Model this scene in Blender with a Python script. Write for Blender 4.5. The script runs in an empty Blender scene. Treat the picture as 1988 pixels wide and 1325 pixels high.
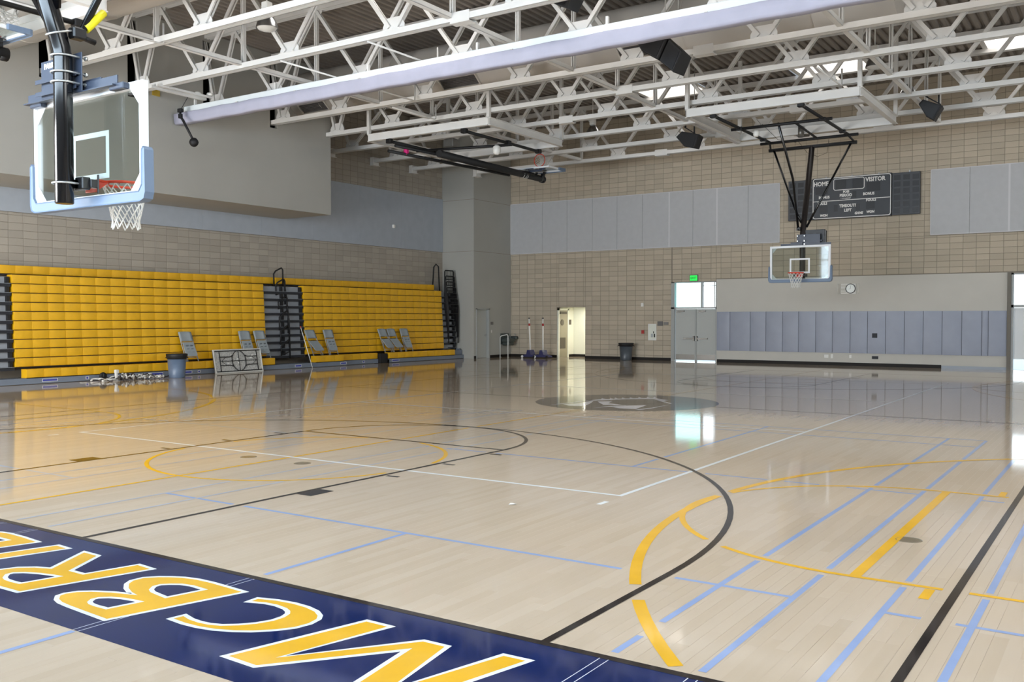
import bpy, bmesh, math, random
import numpy as np
from mathutils import Vector, Matrix
from mathutils.geometry import tessellate_polygon

random.seed(7)
S = bpy.context.scene
COL = S.collection
PI = math.pi

# ------------------------------------------------------------------ camera, world, lights, exposure
CAM = (8.5556, -4.1474, 1.6997)
YAW, PITCH, FPX = 0.5890, -0.0248, 1818.06
cd = bpy.data.cameras.new('camera'); cam = bpy.data.objects.new('camera', cd); COL.objects.link(cam)
cam.location = CAM; cam.rotation_euler = (PI/2 + PITCH, 0.0, YAW)
cd.sensor_width = 36.0; cd.lens = 36.0*FPX/1988.0; cd.clip_start = 0.05; cd.clip_end = 300
S.camera = cam
S.view_settings.view_transform = 'Standard'; S.view_settings.look = 'None'
S.view_settings.exposure = 0.38; S.view_settings.gamma = 1.0
S.view_settings.use_curve_mapping = False

W = bpy.data.worlds.new('daylight'); S.world = W; W.use_nodes = True
wn = W.node_tree.nodes; wl = W.node_tree.links
bg = wn['Background']; bg.inputs['Strength'].default_value = 2.2
wtc = wn.new('ShaderNodeTexCoord'); wsx = wn.new('ShaderNodeSeparateXYZ'); wr = wn.new('ShaderNodeValToRGB')
wl.new(wtc.outputs['Generated'], wsx.inputs[0]); wl.new(wsx.outputs['Z'], wr.inputs[0])
wr.color_ramp.elements[0].position = 0.0; wr.color_ramp.elements[0].color = (0.86, 0.95, 0.98, 1)
wr.color_ramp.elements[1].position = 0.8; wr.color_ramp.elements[1].color = (0.55, 0.75, 1.0, 1)
wl.new(wr.outputs[0], bg.inputs['Color'])

K_SKY, K_SKY_FAR, K_WIN, K_SIDE = 12.0, 3.0, 62.0, 15.0     # skylight emission; daylight in W per square metre of window
def area(name, loc, rot, sx, sy, energy, color):
    l = bpy.data.lights.new(name, 'AREA'); l.shape = 'RECTANGLE'; l.size = sx; l.size_y = sy
    l.energy = energy; l.color = color
    o = bpy.data.objects.new(name, l); COL.objects.link(o); o.location = loc; o.rotation_euler = rot
    return o
# daylight standing outside the unseen window openings of the two walls behind / beside the camera
NEAR_Y, RIGHT_X, FAR_Y, LEFT_X = -4.95, 14.5, 30.05, -16.0
NEAR_WIN = [(-14.0, -4.0, 0.05, 3.2), (-7.6, 9.6, 3.7, 6.4)]       # x0,x1,z0,z1; the low glazing is added to light the far corner
RIGHT_WIN = [(-2.5, 3.0, 3.6, 6.6), (6.0, 11.5, 3.6, 6.6), (14.5, 20.0, 3.6, 6.6), (23.0, 28.5, 3.6, 6.6)]  # y0,y1,z0,z1
for x0, x1, z0, z1 in NEAR_WIN:
    area('daylight_near', ((x0+x1)/2, NEAR_Y-0.45, (z0+z1)/2), (PI/2, 0, 0), x1-x0, z1-z0, (K_WIN if z0 < 1 else 0.62*K_WIN)*(x1-x0)*(z1-z0), (0.97, 0.97, 0.97) if z0 < 1 else (0.66, 0.83, 1.0))
for y0, y1, z0, z1 in RIGHT_WIN:
    area('daylight_side', (RIGHT_X+0.45, (y0+y1)/2, (z0+z1)/2), (PI/2, 0, PI/2), y1-y0, z1-z0, K_SIDE*(y1-y0)*(z1-z0)*(1.0 if y0 < 12 else 0.45), (1.0, 0.98, 0.95))
SKYL = [(x, y) for y in (3.6, 11.3, 26.9) for x in (-5.4, 0.2, 5.75, 11.0)]     # skylight centres
SKL = (2.1, 1.75)

# ------------------------------------------------------------------ helpers
def lin(c):
    return tuple((v/12.92 if v <= 0.04045 else ((v+0.055)/1.055)**2.4) for v in [x/255.0 for x in c])
def mat(name, rgb, rough=0.5, metal=0.0, noise=0.0, nscale=8.0, bump=0.0, bscale=60.0, spec=0.5, coat=0.0, stretch=None):
    m = bpy.data.materials.new(name); m.use_nodes = True
    nt = m.node_tree; b = nt.nodes['Principled BSDF']
    c = lin(rgb)
    b.inputs['Base Color'].default_value = (*c, 1); b.inputs['Roughness'].default_value = rough
    b.inputs['Metallic'].default_value = metal; b.inputs['Specular IOR Level'].default_value = spec
    b.inputs['Coat Weight'].default_value = coat; b.inputs['Coat Roughness'].default_value = 0.08
    if noise > 0 or bump > 0:
        g = nt.nodes.new('ShaderNodeNewGeometry'); mp = nt.nodes.new('ShaderNodeMapping')
        nt.links.new(g.outputs['Position'], mp.inputs[0])
        if stretch: mp.inputs['Scale'].default_value = stretch
    if noise > 0:
        n = nt.nodes.new('ShaderNodeTexNoise'); n.inputs['Scale'].default_value = nscale; n.inputs['Detail'].default_value = 4
        nt.links.new(mp.outputs[0], n.inputs['Vector'])
        r = nt.nodes.new('ShaderNodeValToRGB')
        lo = [max(0, v*(1-noise)) for v in c]; hi = [min(1, v*(1+noise)) for v in c]
        r.color_ramp.elements[0].color = (*lo, 1); r.color_ramp.elements[1].color = (*hi, 1)
        r.color_ramp.elements[0].position = 0.3; r.color_ramp.elements[1].position = 0.7
        nt.links.new(n.outputs['Fac'], r.inputs[0]); nt.links.new(r.outputs[0], b.inputs['Base Color'])
    if bump > 0:
        n2 = nt.nodes.new('ShaderNodeTexNoise'); n2.inputs['Scale'].default_value = bscale; n2.inputs['Detail'].default_value = 3
        nt.links.new(mp.outputs[0], n2.inputs['Vector'])
        bp = nt.nodes.new('ShaderNodeBump'); bp.inputs['Strength'].default_value = bump; bp.inputs['Distance'].default_value = 0.01
        nt.links.new(n2.outputs['Fac'], bp.inputs['Height']); nt.links.new(bp.outputs[0], b.inputs['Normal'])
    return m
def emis(name, rgb, strength):
    m = bpy.data.materials.new(name); m.use_nodes = True
    b = m.node_tree.nodes['Principled BSDF']
    b.inputs['Base Color'].default_value = (*lin(rgb), 1)
    b.inputs['Emission Color'].default_value = (*lin(rgb), 1); b.inputs['Emission Strength'].default_value = strength
    return m
def thin_glass(name, tint=(255, 255, 255), rough=0.02, extra=0.0):
    m = bpy.data.materials.new(name); m.use_nodes = True
    nt = m.node_tree; nt.nodes.remove(nt.nodes['Principled BSDF'])
    out = nt.nodes['Material Output']
    t = nt.nodes.new('ShaderNodeBsdfTransparent'); t.inputs[0].default_value = (*lin(tint), 1)
    g = nt.nodes.new('ShaderNodeBsdfGlossy'); g.inputs['Roughness'].default_value = rough
    lw = nt.nodes.new('ShaderNodeLayerWeight'); lw.inputs['Blend'].default_value = 0.5
    pw = nt.nodes.new('ShaderNodeMath'); pw.operation = 'POWER'; pw.inputs[1].default_value = 5.0; nt.links.new(lw.outputs['Facing'], pw.inputs[0])
    f = nt.nodes.new('ShaderNodeMath'); f.operation = 'MULTIPLY_ADD'; f.inputs[1].default_value = 0.9; f.inputs[2].default_value = 0.035; nt.links.new(pw.outputs[0], f.inputs[0])
    mx = nt.nodes.new('ShaderNodeMixShader')
    nt.links.new(f.outputs[0], mx.inputs[0]); nt.links.new(t.outputs[0], mx.inputs[1]); nt.links.new(g.outputs[0], mx.inputs[2])
    nt.links.new(mx.outputs[0], out.inputs[0])
    return m

class MB:
    def __init__(s): s.v = []; s.f = []; s.sm = []
    def add(s, vs, fs, smooth=False):
        o = len(s.v); s.v += [tuple(p) for p in vs]; s.f += [tuple(o+i for i in f) for f in fs]; s.sm += [smooth]*len(fs)
        return s
    def box(s, x0, x1, y0, y1, z0, z1, ch=0.0):
        if ch > 0: return s.cbox(x0, x1, y0, y1, z0, z1, ch)
        vs = [(x0,y0,z0),(x1,y0,z0),(x1,y1,z0),(x0,y1,z0),(x0,y0,z1),(x1,y0,z1),(x1,y1,z1),(x0,y1,z1)]
        return s.add(vs, [(3,2,1,0),(4,5,6,7),(0,1,5,4),(1,2,6,5),(2,3,7,6),(3,0,4,7)])
    def cbox(s, x0, x1, y0, y1, z0, z1, c):
        lo = (x0,y0,z0); hi = (x1,y1,z1); idx = {}; vs = []
        for ix in (0,1):
            for iy in (0,1):
                for iz in (0,1):
                    i = (ix,iy,iz); p = [hi[k] if i[k] else lo[k] for k in range(3)]
                    for ax in range(3):
                        q = [p[k] if k == ax else p[k] + (-c if i[k] else c) for k in range(3)]
                        idx[(i,ax)] = len(vs); vs.append(q)
        fs = []
        for ax in range(3):
            a, b = (ax+1) % 3, (ax+2) % 3
            for sd in (0,1):
                def key(u, w):
                    i = [0,0,0]; i[ax] = sd; i[a] = u; i[b] = w; return idx[(tuple(i),ax)]
                q = [key(0,0), key(1,0), key(1,1), key(0,1)]; fs.append(q if sd else q[::-1])
        for ax in range(3):
            a, b = (ax+1) % 3, (ax+2) % 3
            for u in (0,1):
                for w in (0,1):
                    i0 = [0,0,0]; i0[a] = u; i0[b] = w; i1 = list(i0); i1[ax] = 1
                    q = [idx[(tuple(i0),a)], idx[(tuple(i1),a)], idx[(tuple(i1),b)], idx[(tuple(i0),b)]]
                    fs.append(q if (u == w) == False else q[::-1])
        for ix in (0,1):
            for iy in (0,1):
                for iz in (0,1):
                    i = (ix,iy,iz); q = [idx[(i,0)], idx[(i,1)], idx[(i,2)]]
                    fs.append(q if (ix+iy+iz) % 2 else q[::-1])
        return s.add(vs, fs)
    def beam(s, p, q, w, h, up=(0,0,1)):
        p = Vector(p); q = Vector(q); d = (q-p).normalized(); u = Vector(up)
        if abs(d.dot(u)) > 0.98: u = Vector((1,0,0))
        r = d.cross(u).normalized(); u = r.cross(d).normalized()
        vs = []
        for a in (p, q):
            for i, j in ((-1,-1),(1,-1),(1,1),(-1,1)): vs.append(a + r*(i*w/2) + u*(j*h/2))
        return s.add(vs, [(3,2,1,0),(4,5,6,7),(0,1,5,4),(1,2,6,5),(2,3,7,6),(3,0,4,7)])
    def angle(s, p, q, a, t, side=1, up=(0,0,1)):     # L-section
        p = Vector(p); q = Vector(q); d = (q-p).normalized(); u = Vector(up)
        r = d.cross(u).normalized()*side; u = (r*side).cross(d).normalized()
        s.beam(p + u*(t/2), q + u*(t/2), a, t, up)
        return s.beam(p + r*(a/2-t/2) + u*(a/2), q + r*(a/2-t/2) + u*(a/2), t, a, up)
    def tube(s, pts, r, n=8, closed=False, caps=True):
        pts = [Vector(p) for p in pts]; m = len(pts); rings = []
        rr = r if isinstance(r, (list, tuple)) else [r]*m
        prev = None
        for i, p in enumerate(pts):
            if closed: t = pts[(i+1) % m] - pts[i-1]
            else: t = pts[min(i+1, m-1)] - pts[max(i-1, 0)]
            t = t.normalized() if t.length > 1e-9 else Vector((0,0,1))
            if prev is None:
                a = Vector((0,0,1)) if abs(t.z) < 0.9 else Vector((1,0,0))
                nrm = (a - t*a.dot(t)).normalized()
            else:
                nrm = prev - t*prev.dot(t)
                nrm = nrm.normalized() if nrm.length > 1e-6 else Vector((1,0,0))
            prev = nrm; bn = t.cross(nrm)
            rings.append([p + (nrm*math.cos(2*PI*k/n) + bn*math.sin(2*PI*k/n))*rr[i] for k in range(n)])
        o = len(s.v)
        for rg in rings: s.v += [tuple(x) for x in rg]
        for i in range(m if closed else m-1):
            a = o + i*n; b = o + ((i+1) % m)*n
            for k in range(n):
                s.f.append((a+k, a+(k+1) % n, b+(k+1) % n, b+k)); s.sm.append(True)
        if caps and not closed:
            s.f.append(tuple(o+k for k in range(n))[::-1]); s.sm.append(False)
            s.f.append(tuple(o+(m-1)*n+k for k in range(n))); s.sm.append(False)
        return s
    def lathe(s, prof, n=24, c=(0,0,0), cap0=True, cap1=True):
        o = len(s.v); m = len(prof)
        for r, z in prof:
            for k in range(n): s.v.append((c[0]+r*math.cos(2*PI*k/n), c[1]+r*math.sin(2*PI*k/n), c[2]+z))
        for i in range(m-1):
            for k in range(n):
                s.f.append((o+i*n+k, o+i*n+(k+1) % n, o+(i+1)*n+(k+1) % n, o+(i+1)*n+k)); s.sm.append(True)
        if cap0: s.f.append(tuple(o+k for k in range(n))[::-1]); s.sm.append(False)
        if cap1: s.f.append(tuple(o+(m-1)*n+k for k in range(n))); s.sm.append(False)
        return s
    def prism(s, poly, ax, a0, a1):       # polygon (2-D) extruded along axis ax (0,1,2)
        n = len(poly)
        def P(p, a):
            return {0: (a, p[0], p[1]), 1: (p[0], a, p[1]), 2: (p[0], p[1], a)}[ax]
        o = len(s.v); s.v += [P(p, a0) for p in poly] + [P(p, a1) for p in poly]
        s.f.append(tuple(o+i for i in range(n))[::-1]); s.f.append(tuple(o+n+i for i in range(n)))
        s.sm += [False, False]
        for i in range(n):
            j = (i+1) % n; s.f.append((o+i, o+j, o+n+j, o+n+i)); s.sm.append(False)
        return s
    def tris(s, loops, z):                # filled flat polygon with holes, at height z
        vl = [[Vector((p[0], p[1], 0)) for p in lp] for lp in loops]
        flat = [p for lp in loops for p in lp]
        fs = tessellate_polygon(vl); o = len(s.v)
        s.v += [(p[0], p[1], z) for p in flat]
        for f in fs:
            a, b, c = (flat[i] for i in f)
            cr = (b[0]-a[0])*(c[1]-a[1]) - (b[1]-a[1])*(c[0]-a[0])
            s.f.append(tuple(o+i for i in (f if cr > 0 else f[::-1]))); s.sm.append(False)
        return s
    def xform(s, M):
        s.v = [tuple(M @ Vector(p)) for p in s.v]; return s
    def mesh(s, name, m, fix=False):
        me = bpy.data.meshes.new(name); me.from_pydata(s.v, [], s.f)
        me.polygons.foreach_set('use_smooth', s.sm)
        if m: me.materials.append(m)
        if fix:
            b = bmesh.new(); b.from_mesh(me); bmesh.ops.recalc_face_normals(b, faces=b.faces); b.to_mesh(me); b.free()
        me.update(); return me
def put(name, me, parent=None, loc=(0,0,0), **kw):
    o = bpy.data.objects.new(name, me); COL.objects.link(o); o.location = loc
    if parent: o.parent = parent
    for k, v in kw.items(): o[k] = v
    return o
def obj(name, mb, m, parent=None, loc=(0,0,0), fix=True, **kw):
    return put(name, mb.mesh(name, m, fix), parent, loc, **kw)
def thing(name, label, cat, loc=(0,0,0), rz=0.0, group=None):
    o = bpy.data.objects.new(name, None); COL.objects.link(o); o.empty_display_size = 0.1
    o.location = loc; o.rotation_euler = (0,0,rz); o['label'] = label; o['category'] = cat
    if group: o['group'] = group
    return o
def tag(o, label, cat, group=None):
    o['label'] = label; o['category'] = cat
    if group: o['group'] = group
    return o
def struct(name, mb, m, loc=(0,0,0)):
    return obj(name, mb, m, None, loc, kind='structure')
def copy_tree(o, parent=None):
    c = o.copy(); COL.objects.link(c)
    if parent: c.parent = parent
    for ch in list(o.children): copy_tree(ch, c)
    return c
def text_mb(txt, size, mirror=False, bold=0.0, align='CENTER', shear=0.0, ext=0.0):
    cu = bpy.data.curves.new('t', 'FONT'); cu.body = txt; cu.size = size; cu.align_x = align; cu.align_y = 'CENTER'
    cu.offset = bold; cu.shear = shear; cu.resolution_u = 2; cu.extrude = ext
    o = bpy.data.objects.new('t', cu); COL.objects.link(o)
    dg = bpy.context.evaluated_depsgraph_get(); me = o.evaluated_get(dg).to_mesh()
    mb = MB(); mb.add([v.co[:] for v in me.vertices], [p.vertices[:] for p in me.polygons])
    o.evaluated_get(dg).to_mesh_clear(); bpy.data.objects.remove(o); bpy.data.curves.remove(cu)
    return mb

# ------------------------------------------------------------------ materials
M = {}
M['white_steel'] = mat('white_steel', (224,222,218), 0.55, noise=0.04, nscale=1.5)
M['gusset'] = M['white_steel']
M['deck'] = mat('deck', (146,138,130), 0.65, noise=0.10, nscale=1.2)
M['duct'] = mat('duct', (202,196,188), 0.6, noise=0.05, nscale=0.8)
M['dark_grille'] = mat('dark_grille', (92,88,86), 0.7)
M['volume'] = mat('volume', (170,168,161), 0.8, noise=0.03, nscale=1.0)
M['gyp_box'] = mat('gyp_box', (170,169,162), 0.8, noise=0.03, nscale=1.0)
M['gypsum'] = mat('gypsum', (200,196,187), 0.8, noise=0.02, nscale=1.5)
M['panel'] = mat('panel', (185,186,188), 0.9, noise=0.03, nscale=5.0, bump=0.08, bscale=200)
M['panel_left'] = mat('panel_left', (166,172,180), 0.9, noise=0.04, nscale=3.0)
M['seam'] = mat('seam', (205,204,206), 0.7)
M['mortar'] = mat('mortar', (140,131,118), 0.9)
M['base'] = mat('base', (27,23,20), 0.6, spec=.3)
M['pad'] = mat('pad', (146,151,166), 0.42, noise=0.05, nscale=2.0)
M['yellow'] = mat('yellow', (224,170,22), 0.45, noise=0.05, nscale=6.0)
M['tread'] = mat('tread', (34,36,42), 0.6)
M['tread_edge'] = mat('tread_edge', (150,154,160), 0.35, metal=0.4)
M['riser'] = mat('riser', (150,153,158), 0.55, noise=0.06, nscale=3.0)
M['skirt'] = mat('skirt', (118,126,138), 0.5, noise=0.06, nscale=3.0)
M['black'] = mat('black', (22,22,24), 0.35)
M['matte_black'] = mat('matte_black', (20,20,22), 0.6)
M['pole_black'] = mat('pole_black', (14,15,18), 0.16)
M['pole_brown'] = mat('pole_brown', (40,34,32), 0.4)
M['rail_sheen'] = mat('rail_sheen', (228,228,224), 0.25)  # chrome rail: its bright reflections are put in as plain white
M['steel'] = mat('steel', (190,192,194), 0.28, metal=1.0)
M['zinc'] = mat('zinc', (205,207,206), 0.35, metal=0.8)
M['alu'] = mat('alu', (232,234,236), 0.4)
M['plate'] = mat('plate', (58,66,82), 0.4)
M['hpad'] = mat('hpad', (110,128,152), 0.5)
M['tape'] = mat('tape', (238,240,242), 0.5)
M['orange'] = mat('orange', (228,66,34), 0.4)
M['net'] = mat('net', (232,232,228), 0.8)
M['yellow_tag'] = mat('yellow_tag', (238,226,30), 0.5)
M['curtain'] = mat('curtain', (176,176,194), 0.6, noise=0.04, nscale=3.0)
M['curtain_top'] = mat('curtain_top', (226,232,234), 0.55)
M['door'] = mat('door', (178,180,176), 0.5)
M['frame_grey'] = mat('frame_grey', (164,166,164), 0.5)
M['kick'] = mat('kick', (128,126,122), 0.35, metal=0.7)
M['pane'] = thin_glass('pane')
M['pane_tint'] = thin_glass('pane_tint', (228,253,250))
M['board_glass'] = thin_glass('board_glass', (236,240,238), 0.03)
M['skylight'] = emis('skylight', (255,252,250), K_SKY)
M['skylight_far'] = emis('skylight_far', (255,252,250), K_SKY_FAR)
M['skylight_mid'] = emis('skylight_mid', (255,252,250), K_SKY*.5)
M['exit_green'] = emis('exit_green', (30,215,75), 0.9)
M['lamp_lens'] = mat('lamp_lens', (214,214,210), 0.12)
M['sign_grey'] = mat('sign_grey', (104,102,100), 0.6)
M['white'] = mat('white', (232,230,224), 0.5)
M['alcove'] = mat('alcove', (226,226,210), 0.7)
M['tan_door'] = mat('tan_door', (150,143,122), 0.55)
M['dark_brown'] = mat('dark_brown', (86,78,66), 0.5)
M['red'] = mat('red', (170,40,36), 0.45)
M['score'] = mat('score', (50,53,58), 0.45)
M['score_side'] = mat('score_side', (66,68,72), 0.5)
M['score_black'] = mat('score_black', (20,20,23), 0.4)
M['score_white'] = mat('score_white', (226,224,220), 0.5)
M['bin_blue'] = mat('bin_blue', (92,108,130), 0.38)
M['bin_grey'] = mat('bin_grey', (74,80,86), 0.4)
M['chair'] = mat('chair', (152,160,164), 0.4)
M['table_top'] = mat('table_top', (214,212,204), 0.6)
M['table_rib'] = mat('table_rib', (188,186,180), 0.7, noise=0.35, nscale=28.0)
M['navy_base'] = mat('navy_base', (44,46,92), 0.45)
M['sticker'] = mat('sticker', (60,72,160), 0.5)
M['fountain'] = mat('fountain', (92,100,98), 0.35, metal=0.6)
M['strap_white'] = mat('strap_white', (214,212,206), 0.7)
M['strap_dark'] = mat('strap_dark', (58,54,54), 0.7)
M['ypaper'] = mat('ypaper', (190,160,60), 0.7)
M['pink'] = mat('pink', (226,40,130), 0.6)
M['ground_out'] = mat('ground_out', (190,190,184), 0.8)
M['dark_slot'] = mat('dark_slot', (26,24,24), 0.9)

# concrete block: tone per block from its position in the 0.4 x 0.2 m grid, plus fine pitting
def block_mat(name, horiz, base_rgb):      # horiz: 0 blocks run along x, 1 along y
    m = mat(name, base_rgb, 0.85)
    nt = m.node_tree; b = nt.nodes['Principled BSDF']
    g = nt.nodes.new('ShaderNodeNewGeometry'); sx = nt.nodes.new('ShaderNodeSeparateXYZ')
    nt.links.new(g.outputs['Position'], sx.inputs[0])
    def mth(op, a, v):
        n = nt.nodes.new('ShaderNodeMath'); n.operation = op; nt.links.new(a, n.inputs[0]); n.inputs[1].default_value = v; return n.outputs[0]
    u = mth('FLOOR', mth('DIVIDE', mth('ADD', sx.outputs[horiz], 100.3 if horiz == 0 else 100.27), 0.4), 1)
    w = mth('FLOOR', mth('DIVIDE', sx.outputs[2], 0.2), 1)
    cb = nt.nodes.new('ShaderNodeCombineXYZ'); nt.links.new(u, cb.inputs[0]); nt.links.new(w, cb.inputs[1])
    wnz = nt.nodes.new('ShaderNodeTexWhiteNoise'); wnz.noise_dimensions = '2D'; nt.links.new(cb.outputs[0], wnz.inputs['Vector'])
    nz = nt.nodes.new('ShaderNodeTexNoise'); nz.inputs['Scale'].default_value = 30; nz.inputs['Detail'].default_value = 4
    nt.links.new(g.outputs['Position'], nz.inputs['Vector'])
    mx = nt.nodes.new('ShaderNodeMath'); mx.operation = 'MULTIPLY_ADD'; nt.links.new(nz.outputs['Fac'], mx.inputs[0]); mx.inputs[1].default_value = 0.45
    nt.links.new(wnz.outputs['Value'], mx.inputs[2])
    r = nt.nodes.new('ShaderNodeValToRGB'); nt.links.new(mth('MULTIPLY', mx.outputs[0], 0.7), r.inputs[0])
    base = lin(base_rgb)
    r.color_ramp.elements[0].color = (*[v*0.87 for v in base], 1); r.color_ramp.elements[1].color = (*[v*1.10 for v in base], 1)
    nt.links.new(r.outputs[0], b.inputs['Base Color'])
    return m
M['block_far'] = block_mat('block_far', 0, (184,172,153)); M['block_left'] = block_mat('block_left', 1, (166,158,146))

# maple strip floor: tone per strip, varnish gloss, faint waviness
def maple(name, single):
    m = mat(name, (206,188,162), 0.06)
    nt = m.node_tree; b = nt.nodes['Principled BSDF']
    g = nt.nodes.new('ShaderNodeNewGeometry')
    if single: src = nt.nodes.new('ShaderNodeObjectInfo').outputs['Random']
    else: src = g.outputs['Random Per Island']
    mp = nt.nodes.new('ShaderNodeMapping'); mp.inputs['Scale'].default_value = (9, 0.9, 1); nt.links.new(g.outputs['Position'], mp.inputs[0])
    nz = nt.nodes.new('ShaderNodeTexNoise'); nz.inputs['Scale'].default_value = 2.5; nz.inputs['Detail'].default_value = 5
    nt.links.new(mp.outputs[0], nz.inputs['Vector'])
    ad = nt.nodes.new('ShaderNodeMath'); ad.operation = 'MULTIPLY_ADD'; nt.links.new(nz.outputs['Fac'], ad.inputs[0]); ad.inputs[1].default_value = 0.7
    nt.links.new(src, ad.inputs[2])
    r = nt.nodes.new('ShaderNodeValToRGB')
    hf = nt.nodes.new('ShaderNodeMath'); hf.operation = 'MULTIPLY'; nt.links.new(ad.outputs[0], hf.inputs[0]); hf.inputs[1].default_value = 0.58
    nt.links.new(hf.outputs[0], r.inputs[0])
    e = r.color_ramp.elements
    e[0].color = (*lin((192,174,151)), 1); e[0].position = 0.1
    e[1].color = (*lin((201,184,163)), 1); e[1].position = 0.9
    k = e.new(0.5); k.color = (*lin((197,179,157)), 1)
    nt.links.new(r.outputs[0], b.inputs['Base Color'])
    floor_bump(nt, b, g)
    return m
def floor_bump(nt, b, g):
    mp = nt.nodes.new('ShaderNodeMapping'); mp.inputs['Scale'].default_value = (14, 1.6, 1); nt.links.new(g.outputs['Position'], mp.inputs[0])
    n = nt.nodes.new('ShaderNodeTexNoise'); n.inputs['Scale'].default_value = 1.0; n.inputs['Detail'].default_value = 2
    nt.links.new(mp.outputs[0], n.inputs['Vector'])
    bp = nt.nodes.new('ShaderNodeBump'); bp.inputs['Strength'].default_value = 0.03; bp.inputs['Distance'].default_value = 0.002
    nt.links.new(n.outputs['Fac'], bp.inputs['Height']); nt.links.new(bp.outputs[0], b.inputs['Normal'])
def paint(name, rgb, noise=0.06):
    m = mat(name, rgb, 0.065, noise=noise, nscale=3.0)
    nt = m.node_tree; b = nt.nodes['Principled BSDF']
    floor_bump(nt, b, nt.nodes.new('ShaderNodeNewGeometry'))
    return m
M['maple'] = maple('maple', True); M['maple_field'] = maple('maple_field', False)
M['floor_gap'] = mat('floor_gap', (150,128,100), 0.3)
M['p_navy'] = paint('p_navy', (13,34,84), 0.12); M['p_black'] = paint('p_black', (44,38,36)); M['p_gold'] = paint('p_gold', (232,178,44))
M['p_white'] = paint('p_white', (232,236,236)); M['p_blue'] = paint('p_blue', (146,165,204)); M['p_grey'] = paint('p_grey', (58,58,62))
M['p_lgrey'] = paint('p_lgrey', (222,222,228)); M['p_dgrey'] = paint('p_dgrey', (38,38,42)); M['p_blue_sheen'] = paint('p_blue_sheen', (178,180,186)); M['p_brass'] = paint('p_brass', (128,116,96))

# ------------------------------------------------------------------ room shell
def in_frame(x, y, z, m=0.0):
    dx, dy, dz = x-CAM[0], y-CAM[1], z-CAM[2]
    d = -dx*math.sin(YAW) + dy*math.cos(YAW); s = dx*math.cos(YAW) + dy*math.sin(YAW)
    if d < 0.3: return False
    dd = d*math.cos(PITCH) + dz*math.sin(PITCH); u = dz*math.cos(PITCH) - d*math.sin(PITCH)
    return abs(FPX*s/dd) < 994+m and abs(FPX*u/dd) < 662+m
def wall_mb(mb, axis, a0, a1, u0, u1, z0, z1, holes=()):
    us = sorted({u0, u1, *[h[0] for h in holes], *[h[1] for h in holes]}); zs = sorted({z0, z1, *[h[2] for h in holes], *[h[3] for h in holes]})
    for i in range(len(us)-1):
        if us[i] < u0 or us[i+1] > u1: continue
        run = None
        for j in range(len(zs)-1):
            if zs[j] < z0 or zs[j+1] > z1: continue
            uc = (us[i]+us[i+1])/2; zc = (zs[j]+zs[j+1])/2
            hole = any(h[0] < uc < h[1] and h[2] < zc < h[3] for h in holes)
            if not hole: run = [run[0], zs[j+1]] if run else [zs[j], zs[j+1]]
            if run and (hole or j == len(zs)-2):
                if axis == 1: mb.box(us[i], us[i+1], a0, a1, run[0], run[1])
                else: mb.box(a0, a1, us[i], us[i+1], run[0], run[1])
                run = None
    return mb
ROOF = 9.82
struct('ground', MB().box(-60, 60, -60, 90, -0.6, -0.4), M['ground_out'])
floor = struct('floor', MB().box(-16.3, RIGHT_X+0.3, NEAR_Y-0.25, FAR_Y+0.25, -0.35, -0.010), M['floor_gap'])

# maple strips: the 300 that show largest are objects, the rest one field
PW, LEN = 0.076, (0.9, 1.2, 1.5)
strips = []
nrow = int((RIGHT_X+16.0)/PW)
for r in range(nrow):
    x = -16.0 + r*PW; y = NEAR_Y - random.random()*1.2
    while y < FAR_Y:
        L = random.choice(LEN)
        if y + L > NEAR_Y: strips.append((x, max(y, NEAR_Y), min(y+L, FAR_Y), L if (y >= NEAR_Y and y+L <= FAR_Y) else None))
        y += L
def sd(s):
    x, y = s[0]+PW/2, (s[1]+s[2])/2
    return (x-CAM[0])**2 + (y-CAM[1])**2 if s[3] and in_frame(x, y, 0, -20) else 1e9
strips.sort(key=sd)
def strip_mesh(L):
    return MB().cbox(0.0003, PW-0.0003, 0.0003, L-0.0003, -0.010, 0, 0.0006).mesh('floor_plank', M['maple'])
SM = {L: strip_mesh(L) for L in LEN}
for x, y0, y1, L in strips[:290]:
    put('floor_plank', SM[L], floor, (x, y0, 0))
fm = MB()
for x, y0, y1, L in strips[290:]:
    fm.add([(x+.0003,y0,0),(x+PW-.0003,y0,0),(x+PW-.0003,y1,0),(x+.0003,y1,0)], [(0,1,2,3)])
obj('plank_field', fm, M['maple_field'], floor, fix=False, kind='stuff')

ALC = (-12.0, -10.62, 0.0, 2.14); D1 = (-6.74, -4.87, 0.0, 3.10); D2 = (5.14, 7.1, 0.0, 3.15)
wall_far = struct('wall_far', wall_mb(MB(), 1, FAR_Y+0.010, FAR_Y+0.25, -16.3, RIGHT_X+0.3, -0.3, 10.6, (ALC, D1, D2)), M['mortar'])
wall_left = struct('wall_left', MB().box(-16.3, LEFT_X-0.010, NEAR_Y-0.3, FAR_Y, -0.3, 10.6), M['mortar'])
wall_right = struct('wall_right', wall_mb(MB(), 0, RIGHT_X, RIGHT_X+0.25, NEAR_Y-0.3, FAR_Y+0.3, -0.3, 10.6, RIGHT_WIN), M['gypsum'])
wall_near = struct('wall_near', wall_mb(MB(), 1, NEAR_Y-0.25, NEAR_Y, -16.3, RIGHT_X+0.3, -0.3, 10.6, NEAR_WIN), M['gypsum'])
wi = 1
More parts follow.
